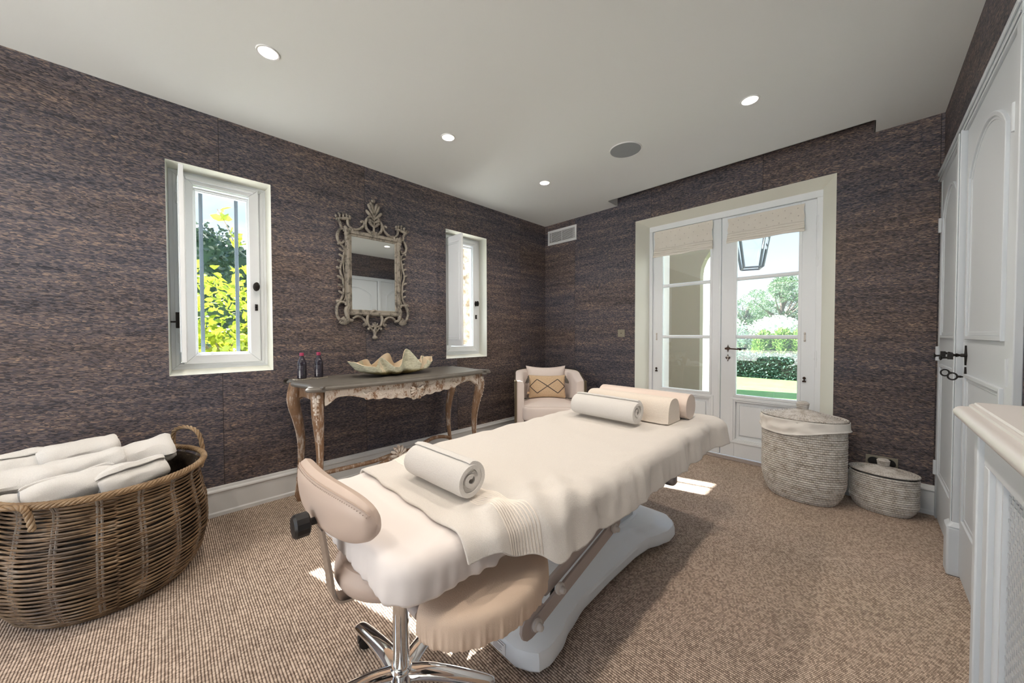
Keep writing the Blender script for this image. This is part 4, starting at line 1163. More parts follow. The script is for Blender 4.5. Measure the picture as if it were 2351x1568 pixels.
# lower layer that carries them
for (px_, py_, lab) in [(.30, -3.96, 'left'), (.46, -3.94, 'front'), (.32, -3.78, 'back'), (.48, -3.76, 'right')]:
    fatroll('rolled white towel buried in the lower layer of the basket, %s one' % lab, (px_, py_, .42), 1.7, 0, .22, .078, 20 + px_ * 10)

# ================================================================== CONSOLE TABLE
con = thing('console_table', 'carved limed-wood console table with curved legs and a grey serpentine top', 'console table', (.04, -1.52, 0), math.radians(1.6))
# local: x = depth from the wall, y = 0 (right end) .. -1.47 (left end)
CZ = .872; LEN = 1.46; DEP = .56
mb = MB()
def topout(off=0):
    pts = [(.0, .0), (.0, -.08), (.0, -LEN + .12), (.0, -LEN + .04), (.03, -LEN + .015), (.10, -LEN + .03), (.20, -LEN + .0), (.42, -LEN + .035), (.50, -LEN + .02), (.565, -LEN - .015), (.60, -LEN + .05), (.575, -LEN + .12), (.60, -LEN * .75), (.625, -LEN * .5), (.60, -LEN * .25), (.575, -.12), (.60, -.05), (.565, .015), (.50, -.02), (.42, -.035), (.20, .0), (.10, -.01), (.04, .01)]
    pts = smooth_path([(a, b, 0) for a, b in pts], 8, True)
    return [(max(0, p.x), p.y) for p in pts]
cushion(mb, topout(), [(.016, CZ - .034), (.006, CZ - .032), (.0, CZ - .024), (.0, CZ - .016), (.006, CZ - .008), (.010, CZ - .007), (.012, CZ - .001), (.016, CZ)], flat=True)
mb.build('tabletop', TABLETOP, con, angle=30)
# apron: serpentine lower edge, front and sides
mb = MB()
def apz(t):      # t 0..1 from left leg to right leg, returns depth of the apron below top
    s_ = abs(t - .5) * 2
    base_ = lerp(.112, .088, sstep(0, .55, s_)); base_ = lerp(base_, .052, sstep(.52, .80, s_)); base_ = lerp(base_, .10, sstep(.86, 1.0, s_))
    sc = (.010 * abs(math.sin(s_ * 24)) if s_ < .60 else 0) + (.016 if s_ < .05 else 0)
    return base_ + sc
yL, yR = -LEN + .10, -.10
nA = 140; zt = CZ - .034; vs = []
def apx(t): return .525 + .035 * math.sin(PI * t) ** 2
for i in range(nA + 1):
    t = i / nA; y = lerp(yL, yR, t); x = apx(t)
    d = apz(t)
    vs += [(x, y, zt), (x + .008, y, zt - .012), (x + .004, y, zt - d + .014), (x + .010, y, zt - d + .005), (x + .004, y, zt - d), (x - .02, y, zt - d), (x - .022, y, zt)]
mb.add(vs, [(i * 7 + j, (i + 1) * 7 + j, (i + 1) * 7 + (j + 1) % 7, i * 7 + (j + 1) % 7) for i in range(nA) for j in range(7)])
mb.build('front_apron', LIMEDPALE, con, angle=40)
for yy in (yL - .02, yR + .02):
    mb = MB(); n_ = 40; vs = []
    for i in range(n_ + 1):
        t = i / n_; x = lerp(.06, .50, t); s_ = abs(t - .5) * 2; d = .075 + .045 * s_ ** 3
        vs += [(x, yy - .01, zt), (x, yy - .01, zt - d), (x, yy + .01, zt - d), (x, yy + .01, zt)]
    mb.add(vs, [(i * 4 + j, (i + 1) * 4 + j, (i + 1) * 4 + (j + 1) % 4, i * 4 + (j + 1) % 4) for i in range(n_) for j in range(4)]); mb.build('side_apron', LIMED, con)
# carving
def shell(mb, c, R, ux, uz, nrm, n=9, depth=.014, a0=-.15, a1=1.15):
    c = Vector(c); ux, uz, nrm = Vector(ux), Vector(uz), Vector(nrm)
    for i in range(n):
        a = PI * lerp(a0, a1, i / (n - 1)); d = ux * math.cos(a) + uz * math.sin(a)
        L = R * (1 - .10 * abs(math.cos(a)))
        mb.tube([c + d * L * .16 + nrm * .004, c + d * L * .45 + nrm * depth, c + d * L * .8 + nrm * depth * .9, c + d * L + nrm * .002], [L * .03, L * .095, L * .18, L * .12], 8)
    for s_ in (-1, 1):
        sp = [c - uz * R * .12 + ux * s_ * (R * .30 * (1 - k / 14) * math.cos(k * .55) + R * .22) + uz * (R * .24 * (1 - k / 14) * math.sin(k * .55)) + nrm * .010 for k in range(13)]
        mb.tube(sp, [R * .09 * (1 - k / 20) for k in range(13)], 6)
mb = MB(); shell(mb, (apx(.5) + .006, -LEN / 2, zt - .062), .062, (0, 1, 0), (0, 0, -1), (1, 0, 0), 11, .016); 
mb.tube([(apx(.5) + .010, -LEN / 2 + .066 * math.cos(a), zt - .062 - .060 * math.sin(a)) for a in [PI * lerp(-.3, 1.3, i / 24) for i in range(25)]], .004, 6)
mb.build('shell_carving', LIMEDPALE, con, angle=60)
rc_ = random.Random(5)
def xz(t, dz): return Vector((apx(t) + .007, lerp(yL, yR, t), zt - dz))
for sg in (-1, 1):
    mb = MB()
    for k in range(11):
        t = .5 + sg * (.075 + k * .021); dz = lerp(.074, .050, k / 10) + .012 * math.sin(k * 1.7)
        # curled leaf
        L = .030; pts = []
        for j in range(9):
            q = j / 8; pts.append(xz(t + sg * q * .028, dz + .020 * math.sin(q * 3.4 + (k % 2) * PI) * (1 - q * .3)))
        mb.tube(pts, [.0025 + .0045 * math.sin(PI * j / 8) for j in range(9)], 6)
        if k % 3 == 0: 
            c = xz(t, dz - .024)
            for m_ in range(5): mb.sphere(c + Vector((0, .007 * math.cos(m_ * 1.257), .007 * math.sin(m_ * 1.257))), .005, 6)
    pts = [xz(.5 + sg * lerp(.08, .30, j / 20), .030 + .010 * math.sin(j * .9)) for j in range(21)]; mb.tube(pts, .0035, 6)
    pts = [xz(.5 + sg * lerp(.30, .47, j / 16), apz(.5 + lerp(.30, .47, j / 16)) - .006) for j in range(17)]; mb.tube(pts, .004, 6)
    mb.build('leaf_carving', LIMEDPALE, con, angle=60)
# cabriole legs
def leg(x, y, ox, oy_, name='leg', carve=True, z1=zt):
    prof = [(0.0, .0, .020), (.02, .05, .017), (.016, .10, .015), (.002, .20, .017), (-.010, .32, .021), (-.010, .45, .027), (.010, .58, .034), (.034, .68, .040), (.040, .75, .042), (.024, .81, .046), (.015, z1, .046)]
    d = Vector((ox, oy_, 0)).normalized()
    pts = smooth_path([Vector((x, y, 0)) + d * a + Vector((0, 0, b)) for a, b, r in prof], 5); rr = [p.x for p in smooth_path([(r, 0, 0) for a, b, r in prof], 5)]
    mb = MB(); up_ = d
    mb.tube(pts, rr, 12, upv=tuple(d), sq=(1, .88)); lg = mb.build(name, LIMED, con, angle=70)
    mb = MB(); mb.tube([p + d * (r * .97) for p, r in list(zip(pts, rr))[6:44]], .0035, 6); mb.build('leg_ridge', LIMEDPALE, lg)
    if carve:
        mb = MB(); sd = Vector((-d.y, d.x, 0))
        for k in range(8):
            z_ = .80 - k * .027; i = min(range(len(pts)), key=lambda q: abs(pts[q].z - z_)); c = pts[i] + d * rr[i]; w_ = .020 * (1 - k / 11)
            for s_ in (-1, 1): mb.sphere(c + sd * s_ * w_ * .6 - d * .004 * (1 + .6), w_ * .62, 8, (1, 1, 1.25))
            mb.sphere(c + Vector((0, 0, -.012)) + d * .001, w_ * .45, 8, (1, 1, 1.3))
        mb.build('leg_carving', LIMEDPALE, lg, angle=70)
leg(.47, yL - .015, 1, -.55); leg(.47, yR + .015, 1, .55); leg(.07, yL - .02, .25, -1, carve=False); leg(.07, yR + .02, .25, 1, carve=False)
# crossed stretcher with a shell in the middle
midS = Vector((.30, -LEN / 2 - .02, .235))
for (a, b) in (((.47, yL - .02), (.07, yR + .02)), ((.07, yL - .02), (.47, yR + .02))):
    A, B = Vector((*a, .11)), Vector((*b, .17)); mb = MB()
    q1 = A.lerp(midS, .35) + Vector((.03, 0, .035)); q2 = A.lerp(midS, .72) + Vector((0, 0, .0)); q3 = B.lerp(midS, .72); q4 = B.lerp(midS, .35) + Vector((-.02, 0, .035))
    pth = smooth_path([A, A.lerp(midS, .15) + Vector((.0, 0, .03)), q1, q2, midS, q3, q4, B.lerp(midS, .15) + Vector((0, 0, .03)), B], 6)
    mb.tube(pth, .019, 10, upv=(0, 0, 1), sq=(.85, 1)); mb.build('stretcher', LIMED, con, angle=60)
mb = MB(); shell(mb, midS + Vector((.02, 0, -.012)), .078, (0, 1, 0), (-.25, 0, 1), (1, 0, .3), 9, .020, -.12, 1.12); mb.sphere(midS, .03, 12); mb.build('stretcher_shell', LIMEDPALE, con, angle=60)
def on_top(x, y):       # point on the console top, in room coordinates
    v = Matrix.Rotation(math.radians(1.6), 4, 'Z') @ Vector((x, y, 0)); return (v.x + .04, v.y - 1.52, CZ)
# bottles on coasters
proto = None
for i, (x, y, lab) in enumerate([(.115, -1.372, 'dark glass water bottle with a pink cap, left one of the pair on the console'), (.110, -1.262, 'dark glass water bottle with a pink cap, right one of the pair on the console')]):
    p = on_top(x, y)
    co = thing('coaster', 'round beaded coaster under the ' + ('left' if i == 0 else 'right') + ' dark bottle', 'coaster', p, group='coasters under the bottles')
    mb = MB(); mb.lathe([(.0, 0), (.052, 0), (.056, .003), (.052, .006), (0, .006)], 36); mb.build('disc', mat('coaster_shell', (.20, .17, .14), .3, .4), co)
    mb = MB()
    for k in range(36): mb.sphere((.0545 * math.cos(k * PI / 18), .0545 * math.sin(k * PI / 18), .004), .0038, 6)
    mb.build('beads', mat('bead', (.6, .56, .48), .25, .5), co)
    bt = thing('glass_bottle', lab, 'bottle', (p[0], p[1], p[2] + .006), group='dark bottles on the console'); bt.scale = (.88, .88, .86)
    mb = MB(); mb.lathe([(0, .002), (.030, .001), (.034, .006), (.034, .115), (.033, .125), (.024, .155), (.015, .178), (.0125, .186), (.0125, .20)], 32); g_ = mb.build('body', DARKGLASS, bt)
    mb = MB(); mb.lathe([(0, .004), (.0305, .004), (.0305, .118), (0, .118)], 24); mb.build('contents', mat('dark_water', (.02, .018, .026), .1), g_)
    mb = MB()
    for k in range(9): mb.box(-.020, .020, -.0001, .0001, .03 + k * .009, .0306 + k * .009, M=Matrix.Rotation(.9, 4, 'Z') @ Matrix.Translation((0, -.0345, 0)))
    mb.build('fine_print', mat('print_grey', (.25, .24, .27), .5), g_, smooth=False)
    mb = MB(); mb.lathe([(.0150, .186), (.0155, .187), (.0155, .209), (.0145, .211), (0, .211)], 28); mb.build('cap', CAPPINK, bt)
# giant clam shell bowl
def clam():
    m = NT('clam_shell'); g = m.n('ShaderNodeTexCoord'); sp = m.n('ShaderNodeSeparateXYZ'); m.l(g.outputs['Object'], sp.inputs[0])
    n_ = m.noise(m.coord(), 14, 6, .65); n2 = m.noise(m.coord((1, 1, 5)), 40, 4, .7)
    outc = m.ramp(n2, [(.3, (.30, .29, .20)), (.5, (.52, .52, .40)), (.7, (.68, .66, .52))])
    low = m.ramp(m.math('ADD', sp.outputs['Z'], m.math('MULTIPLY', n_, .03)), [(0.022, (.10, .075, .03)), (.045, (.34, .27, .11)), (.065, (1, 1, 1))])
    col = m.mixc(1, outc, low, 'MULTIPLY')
    m.set(Base_Color=col, Roughness=.7); m.bump(n2, .7, .003); return m.m
CLAMOUT = clam(); CLAMIN = mat('clam_inside', (.66, .56, .42), .45, var=(9, (.55, .42, .26), .6))
p = on_top(.29, -.775)
cs_ = thing('clam_shell', 'giant ruffled clam shell used as a bowl on the console table', 'shell', p, math.radians(1.6))
# ribs: (position along the length, half width, rim height); the shell wall bulges out between them
RF = [(-.98, .16, .118), (-.40, .21, .142), (.20, .31, .200), (.62, .17, .140), (.98, .16, .125)]
RBK = [(-.98, .16, .118), (-.55, .25, .125), (-.02, .30, .165), (.52, .28, .130), (.98, .16, .125)]
def flute(y_, front):      # 1 on a rib crest, 0 in the middle of a valley, plus crest height
    best = (0, .09)
    for c_, w_, h_ in (RF if front else RBK):
        q = max(0, 1 - abs(y_ - c_) / w_)
        if q > best[0]: best = (q, h_)
    return best
def clamfn(inner):
    def fn(u, v):
        a = 2 * PI * u; ca, sa = math.cos(a), math.sin(a); front = ca > 0
        y_ = 1 - 2 * abs(((u + .25) % 1) * 2 - 1) if False else math.sin(a)
        w_ = abs(ca) ** .75
        q, h_ = flute(y_, front); q = .5 - .5 * math.cos(PI * q)
        hv = .070 + .040 * abs(y_) ** 3                      # valley rim height
        zr = lerp(hv, h_, q ** .85)
        t = v ** 1.0
        z = zr * (1 - (1 - t) ** .9 if False else t ** 1.7)
        rad = math.sin(min(1, t * 1.5) * PI / 2)
        X = lerp(.165, .100, q * sstep(.15, .75, t)) * rad * (1 - .12 * q * t)
        Y = .350 * (.55 * rad + .45 * t)
        x = math.copysign(w_, ca) * X; y = y_ * Y
        zz = z
        if q < .35 and v > .55: zz -= .008 * (1 - q / .35) * math.sin((v - .55) / .45 * PI)
        n_ = .0022 * noise.noise(Vector((x * 50, y * 50, z * 50)))
        k = 1 if not inner else .955
        return (x * k + n_, y * (1 if not inner else .97), max(.0005, .001 + zz + (.007 * (1 - v * .8) if inner else 0) + n_))
    return fn
mb = MB(); mb.grid(clamfn(False), 280, 26, cu=True); mb.build('outer_shell', CLAMOUT, cs_, angle=80)
mb = MB(); mb.grid(clamfn(True), 280, 26, cu=True); mb.grid(lambda u, v: tuple(Vector(clamfn(True)(u, 1)).lerp(Vector(clamfn(False)(u, 1)), v)), 280, 2, cu=True); mb.build('inner_shell', CLAMIN, cs_, angle=80)

# ================================================================== CARVED MIRROR
mr = thing('wall_mirror', 'weathered carved wood mirror with scrolls and a leaf finial above the console', 'mirror', (0, -2.292, 1.69))
def mp_(a, b, w_=.022): return Vector((w_, a, b - 1.69))
mb = MB(); mb.box(.014, .020, -.192, .192, 1.393 - 1.69, 1.995 - 1.69); mb.build('mirror_glass', MIRROR, mr, smooth=False)
mb = MB(); mm = lambda u, v, w_: (w_, u, v - 1.69)
frame_rect(mb, -.206, .206, 1.375, 2.012, .020, .004, .028, mm); frame_rect(mb, -.228, .228, 1.353, 2.034, .024, .004, .038, mm); frame_rect(mb, -.236, .236, 1.345, 2.042, .010, .004, .030, mm)
mb.build('frame', MIRRORWOOD, mr, bevel=.005, seg=3)
mb = MB(); mb.box(.0, .004, -.23, .23, 1.35 - 1.69, 2.038 - 1.69); mb.build('back_board', MIRRORWOOD, mr, smooth=False)
SIDES = (-1, 1)
def stroke(mb, pts, r0, r1, r2, w_=.022, closed=False, n=6):
    for sx in SIDES:
        P = smooth_path([mp_(sx * a, b, w_) for a, b in pts], n, closed); k = len(P)
        mb.tube(P, taper(k, r0, r1, r2), 8, closed=closed, upv=(1, 0, 0), sq=(1.25, 1))
def ball(mb, a, b, r, w_=.026):
    for sx in (SIDES if abs(a) > .004 else (1,)): mb.sphere(mp_(sx * a, b, w_), r, 10)
for SIDES in ((-1,), (1,)):
    mb = MB()
    stroke(mb, [(-.288, 2.107), (-.272, 2.078), (-.266, 2.045), (-.262, 2.03)], .012, .010, .008)
    stroke(mb, [(-.214, 2.124), (-.214, 2.087), (-.196, 2.06), (-.162, 2.048), (-.121, 2.061), (-.092, 2.088), (-.082, 2.115), (-.094, 2.132), (-.108, 2.122)], .011, .011, .009)
    stroke(mb, [(-.302, 2.103), (-.250, 2.120), (-.195, 2.128)], .010, .013, .010); ball(mb, -.107, 2.123, .011)
    for a, b in ((-.30, 2.125), (-.278, 2.145), (-.25, 2.158), (-.222, 2.150), (-.20, 2.145)): stroke(mb, [(a * .985 - .001, 2.118), (a, b), (a - .010, b + .014)], .007, .011, .003); ball(mb, a + .005, b - .002, .008)
    mb.build('corner_crest', MIRRORWOOD, mr, angle=60)
SIDES = (-1, 1)
for SIDES in ((-1,), (1,)):
    mb = MB()
    stroke(mb, [(-.226, 2.020), (-.250, 2.036), (-.272, 2.029), (-.289, 2.001), (-.296, 1.968), (-.286, 1.933), (-.262, 1.920), (-.246, 1.938)], .007, .012, .008); ball(mb, -.243, 2.022, .011); ball(mb, -.248, 1.936, .010); ball(mb, -.286, 1.912, .011)
    stroke(mb, [(-.279, 1.914), (-.253, 1.894), (-.244, 1.855), (-.254, 1.808), (-.261, 1.77), (-.274, 1.731), (-.274, 1.686), (-.258, 1.643), (-.255, 1.603), (-.251, 1.554), (-.256, 1.508), (-.274, 1.468), (-.292, 1.454)], .008, .0085, .010)
    stroke(mb, [(-.238, 1.90), (-.240, 1.82), (-.250, 1.74), (-.240, 1.66), (-.240, 1.58), (-.238, 1.50), (-.250, 1.46)], .006, .006, .006, .018)
    for a, b in [(-.272, 1.867), (-.274, 1.821), (-.286, 1.775), (-.294, 1.719), (-.287, 1.647), (-.28, 1.58), (-.279, 1.527)]:
        stroke(mb, [(a + .024, b - .012), (a + .006, b), (a - .012, b + .010)], .008, .010, .003); ball(mb, a - .004, b + .004, .009)
    mb.build('side_scroll', MIRRORWOOD, mr, angle=60)
SIDES = (-1, 1)
for SIDES in ((-1,), (1,)):
    mb = MB()
    stroke(mb, [(-.232, 1.435), (-.249, 1.448), (-.279, 1.449), (-.299, 1.423), (-.308, 1.382), (-.301, 1.337), (-.28, 1.307), (-.249, 1.329)], .009, .013, .009); ball(mb, -.30, 1.452, .014); ball(mb, -.236, 1.432, .011)
    stroke(mb, [(-.221, 1.42), (-.235, 1.385), (-.226, 1.344), (-.217, 1.310), (-.182, 1.302)], .016, .017, .012)
    for sx in SIDES:
        for k in range(7):
            t = k / 6; a0 = (sx * -.252, 1.322); an = lerp(-2.3, -.75, t); b0 = (a0[0] + .052 * math.cos(an), a0[1] + .052 * math.sin(an))
            mb.tube([mp_(a0[0], a0[1], .028), mp_((a0[0] + b0[0]) / 2, (a0[1] + b0[1]) / 2, .036), mp_(*b0, .024)], [.004, .0085, .007], 8)
    mb.build('lower_corner_shell', MIRRORWOOD, mr, angle=60)
SIDES = (-1, 1)
mb = MB()
stroke(mb, [(-.182, 1.318), (-.145, 1.339), (-.107, 1.329), (-.082, 1.30), (-.076, 1.270), (-.090, 1.262), (-.098, 1.273)], .009, .011, .009); ball(mb, -.093, 1.271, .012)
stroke(mb, [(-.002, 1.392), (-.040, 1.372), (-.062, 1.335), (-.064, 1.300), (-.050, 1.264), (-.022, 1.245)], .010, .013, .009); ball(mb, -.055, 1.235, .012); stroke(mb, [(-.050, 1.250), (-.03, 1.235), (-.012, 1.21)], .009, .010, .009)
for k in range(5):
    an = lerp(.25, PI - .25, k / 4); mb.tube([mp_(0, 1.248, .026), mp_(.022 * math.cos(an), 1.248 + .026 * math.sin(an), .034), mp_(.036 * math.cos(an), 1.248 + .042 * math.sin(an), .026)], [.004, .009, .007], 8)
mb.tube([mp_(0, 1.25), mp_(0, 1.22), mp_(0, 1.19), mp_(0, 1.172), mp_(0, 1.160)], [.012, .020, .012, .013, .020], 10, upv=(1, 0, 0)); mb.sphere(mp_(0, 1.160), .022, 12, (1, 1.1, .7))
mb.build('bottom_crest', MIRRORWOOD, mr, angle=60)
mb = MB()
stroke(mb, [(-.002, 2.193), (-.040, 2.180), (-.068, 2.135), (-.066, 2.085), (-.035, 2.048), (-.002, 2.036)], .010, .012, .010); ball(mb, -.02, 2.052, .014); 
mb.tube([mp_(0, 2.03), mp_(0, 2.10), mp_(0, 2.17), mp_(0, 2.24), mp_(-.004, 2.30)], [.010, .009, .011, .013, .008], 10, upv=(1, 0, 0)); mb.sphere(mp_(-.006, 2.318), .018, 12)
for (x, z0_, dx, dz) in [(0, 2.165, .055, .060), (0, 2.185, .040, .095), (0, 2.215, .022, .080), (0, 2.10, .035, .035), (0, 2.14, .038, .02)]:
    stroke(mb, [(x, z0_), (x - dx * .55, z0_ + dz * .45), (x - dx, z0_ + dz * .9), (x - dx - .008, z0_ + dz)], .007, .014, .009, .026); ball(mb, -dx - .005, z0_ + dz, .012)
mb.build('leaf_finial', MIRRORWOOD, mr, angle=60)
for SIDES in ((-1,), (1,)):
    mb = MB()
    for sx in SIDES:
        for k, (a, b, r) in enumerate([(-.228, 2.03, .022), (-.205, 2.035, .016), (-.18, 2.036, .014), (-.228, 2.0, .020), (-.224, 1.965, .020), (-.222, 1.94, .014), (-.224, 1.915, .010), (-.236, 2.05, .014)]): mb.sphere(mp_(sx * a, b, .032), r, 8, (.7, 1, 1.1))
    mb.build('corner_leaf', MIRRORWOOD, mr, angle=60)
SIDES = (-1, 1)

# ================================================================== ARMCHAIR in the corner
ac = thing('tub_armchair', 'cream upholstered tub armchair with a bronze outer frame in the far corner', 'armchair', (.50, -.555, 0), math.radians(45))
# local: front = -y, width along x
def ucurve(hw, dp, off, n=40):
    # U from front-left (-hw,-dp) back around to front-right
    o = []
    hw2 = hw + off; pts = [(-hw2, -dp), (-hw2, -dp * .3), (-hw2 * .97, .10), (-hw2 * .70, .30 + off), (-hw2 * .30, .36 + off), (hw2 * .30, .36 + off), (hw2 * .70, .30 + off), (hw2 * .97, .10), (hw2, -dp * .3), (hw2, -dp)]
    return smooth_path([(a, b, 0) for a, b in pts], 7)
HWc = .355
def zt_(p, y0_=-.30): return lerp(.705, .775, sstep(-.30, .15, p.y))
O = ucurve(HWc, .30, .0); I_ = ucurve(HWc, .30, -.085)
def wallU(mb, A, B, z0_, zf, extra=0):
    n_ = len(A); vs = []
    for i in range(n_):
        z1_ = zf(A[i]) + extra; a, b = A[i], B[i]
        vs += [(a.x, a.y, z0_), (a.x, a.y, z1_ - .01), (a.x * .99 + b.x * .01, a.y, z1_), (lerp(a.x, b.x, .5), lerp(a.y, b.y, .5), z1_ + .004), (lerp(a.x, b.x, .85), lerp(a.y, b.y, .85), z1_ - .006), (b.x, b.y, z1_ - .03), (b.x, b.y, z0_)]
    mb.add(vs, [(i * 7 + j, (i + 1) * 7 + j, (i + 1) * 7 + (j + 1) % 7, i * 7 + (j + 1) % 7) for i in range(n_ - 1) for j in range(7)] + [tuple(range(7)), tuple((n_ - 1) * 7 + j for j in range(7))[::-1]])
mb = MB(); wallU(mb, O, I_, .10, zt_, -.002); mb.build('back_shell', CREAM, ac, angle=50)
mb = MB(); O2 = ucurve(HWc, .305, .014); wallU(mb, O2, O, .06, zt_, 0); mb.build('outer_frame', BRONZE, ac, angle=40)
mb = MB()
for sx in (-1, 1):
    mb.box(sx * (HWc + .014), sx * (HWc - .010), -.318, -.300, 0, .712); mb.box(sx * (HWc + .014), sx * (HWc - .012), -.33, -.28, .700, .712)
mb.build('front_leg', BRONZE, ac, bevel=.002)
mb = MB()
for sx in (-1, 1): mb.tube([(sx * .2, .28, 0), (sx * .2, .28, .1)], .012, 10)
mb.build('rear_leg', BRONZE, ac)
mb = MB(); cushion(mb, superell(.262, .30, 6, 60, 0, -.01), [(.02, .10), (0, .12), (0, .30)]); mb.build('seat_base', CREAM, ac, angle=40)
so_ = [(p.x, p.y) for p in smooth_path([(-.268, -.335, 0), (0, -.350, 0), (.268, -.335, 0), (.275, -.10, 0), (.262, .12, 0), (.15, .25, 0), (0, .275, 0), (-.15, .25, 0), (-.262, .12, 0), (-.275, -.10, 0)], 7, True)]
mb = MB(); cushion(mb, so_, round_levels(.30, .452, .03, 4), crown_top=.030, inner=8); mb.build('seat_cushion', CREAM, ac, angle=60)
mb = MB(); so2 = so_; 
def edge_ring(z_, ins): return [Vector((x * (1 - ins), y * (1 - ins), z_)) for x, y in so2]
mb.tube(edge_ring(.449, .035), .004, 6, closed=True); mb.build('seat_piping', CREAM, ac)
def pillow(W_, H_, T_, pinch=.10, n=30, plump=2.2):
    def fn(side):
        def f(u, v):
            a, b = lerp(-1, 1, u), lerp(-1, 1, v)
            t = max(0, (1 - abs(a) ** plump) * (1 - abs(b) ** plump)) ** .48
            x = a * W_ / 2 * (1 - pinch * (1 - a * a * 1) * 0 - pinch * .5 * (1 - abs(b) ** 2) * abs(a) ** 3 * .0)
            z = b * H_ / 2
            x *= 1 - pinch * (1 - b * b) * abs(a) ** 2 * .6; z *= 1 - pinch * (1 - a * a) * abs(b) ** 2 * .9
            return (x, side * T_ / 2 * t, z)
        return f
    return fn
# back cushion (plain) and the woven lumbar cushion
pc = thing('back_cushion', 'plain cream back cushion resting behind the woven lumbar cushion in the armchair', 'cushion', (0, 0, 0))
pf = pillow(.46, .34, .13, .16); mb = MB(); mb.grid(pf(1), 30, 30); mb.grid(pf(-1), 30, 30); mb.build('cover', CREAM, pc, angle=80)
A45 = Matrix.Translation((.50, -.555, 0)) @ Matrix.Rotation(math.radians(45), 4, 'Z')
pc.matrix_world = A45 @ Matrix.Translation((-.005, .165, .655)) @ Matrix.Rotation(-.20, 4, 'X')
jc = thing('lumbar_cushion', 'woven tan cushion with two dark diamond outlines and tassels on the armchair', 'cushion', (0, 0, 0))
jm = A45 @ Matrix.Translation((-.002, .045, .600)) @ Matrix.Rotation(-.22, 4, 'X'); jc.matrix_world = jm
jf = pillow(.42, .26, .12, .10); mb = MB(); mb.grid(jf(1), 36, 30); mb.grid(jf(-1), 36, 30); jb = mb.build('cover', JUTE, jc, angle=80)
mb = MB()
dia = [(-.98, 0), (-.55, .60), (0, 0), (.55, .60), (.98, 0), (.55, -.60), (0, 0), (-.55, -.60), (-.98, 0)]
P = []
for i in range(len(dia) - 1):
    for j in range(14): 
        t = j / 14; a, b = lerp(dia[i][0], dia[i + 1][0], t), lerp(dia[i][1], dia[i + 1][1], t); q = jf(-1)((a + 1) / 2, (b + 1) / 2); P.append(Vector(q) + Vector((0, -.0012, 0)))
mb.tube(P + [P[0]], .0042, 6, upv=(0, 1, 0), sq=(.5, 1)); mb.build('diamond_pattern', CHAR, jb)
mb = MB(); mb.box(-.222, -.200, -.003, .003, -.082, -.060); mb.build('side_label', mat('tag_leather', (.72, .50, .30), .6), jb, smooth=False)
rt2 = random.Random(4)
for (a, b, dxx) in ((-.205, .125, -.02), (.205, .125, .02), (-.20, -.125, -.03), (.20, -.125, .03)):
    mb = MB(); top = Vector((a, 0, b)); 
    if b > 0: dirv = Vector((dxx, -.01, -.085))
    else: dirv = Vector((dxx * 1.9, -.03, -.012))
    mb.tube([top, top + dirv * .15], .004, 8); mb.sphere(top + dirv * .2, .010, 10)
    for k in range(26):
        o_ = Vector((rt2.uniform(-1, 1), rt2.uniform(-1, 1), rt2.uniform(-.4, .4))) * .020
        mb.tube([top + dirv * .25 + o_ * .15, top + dirv * .6 + o_ * .7, top + dirv * 1.0 + o_], .0022, 5)
    mb.build('tassel', TASSEL, jc)

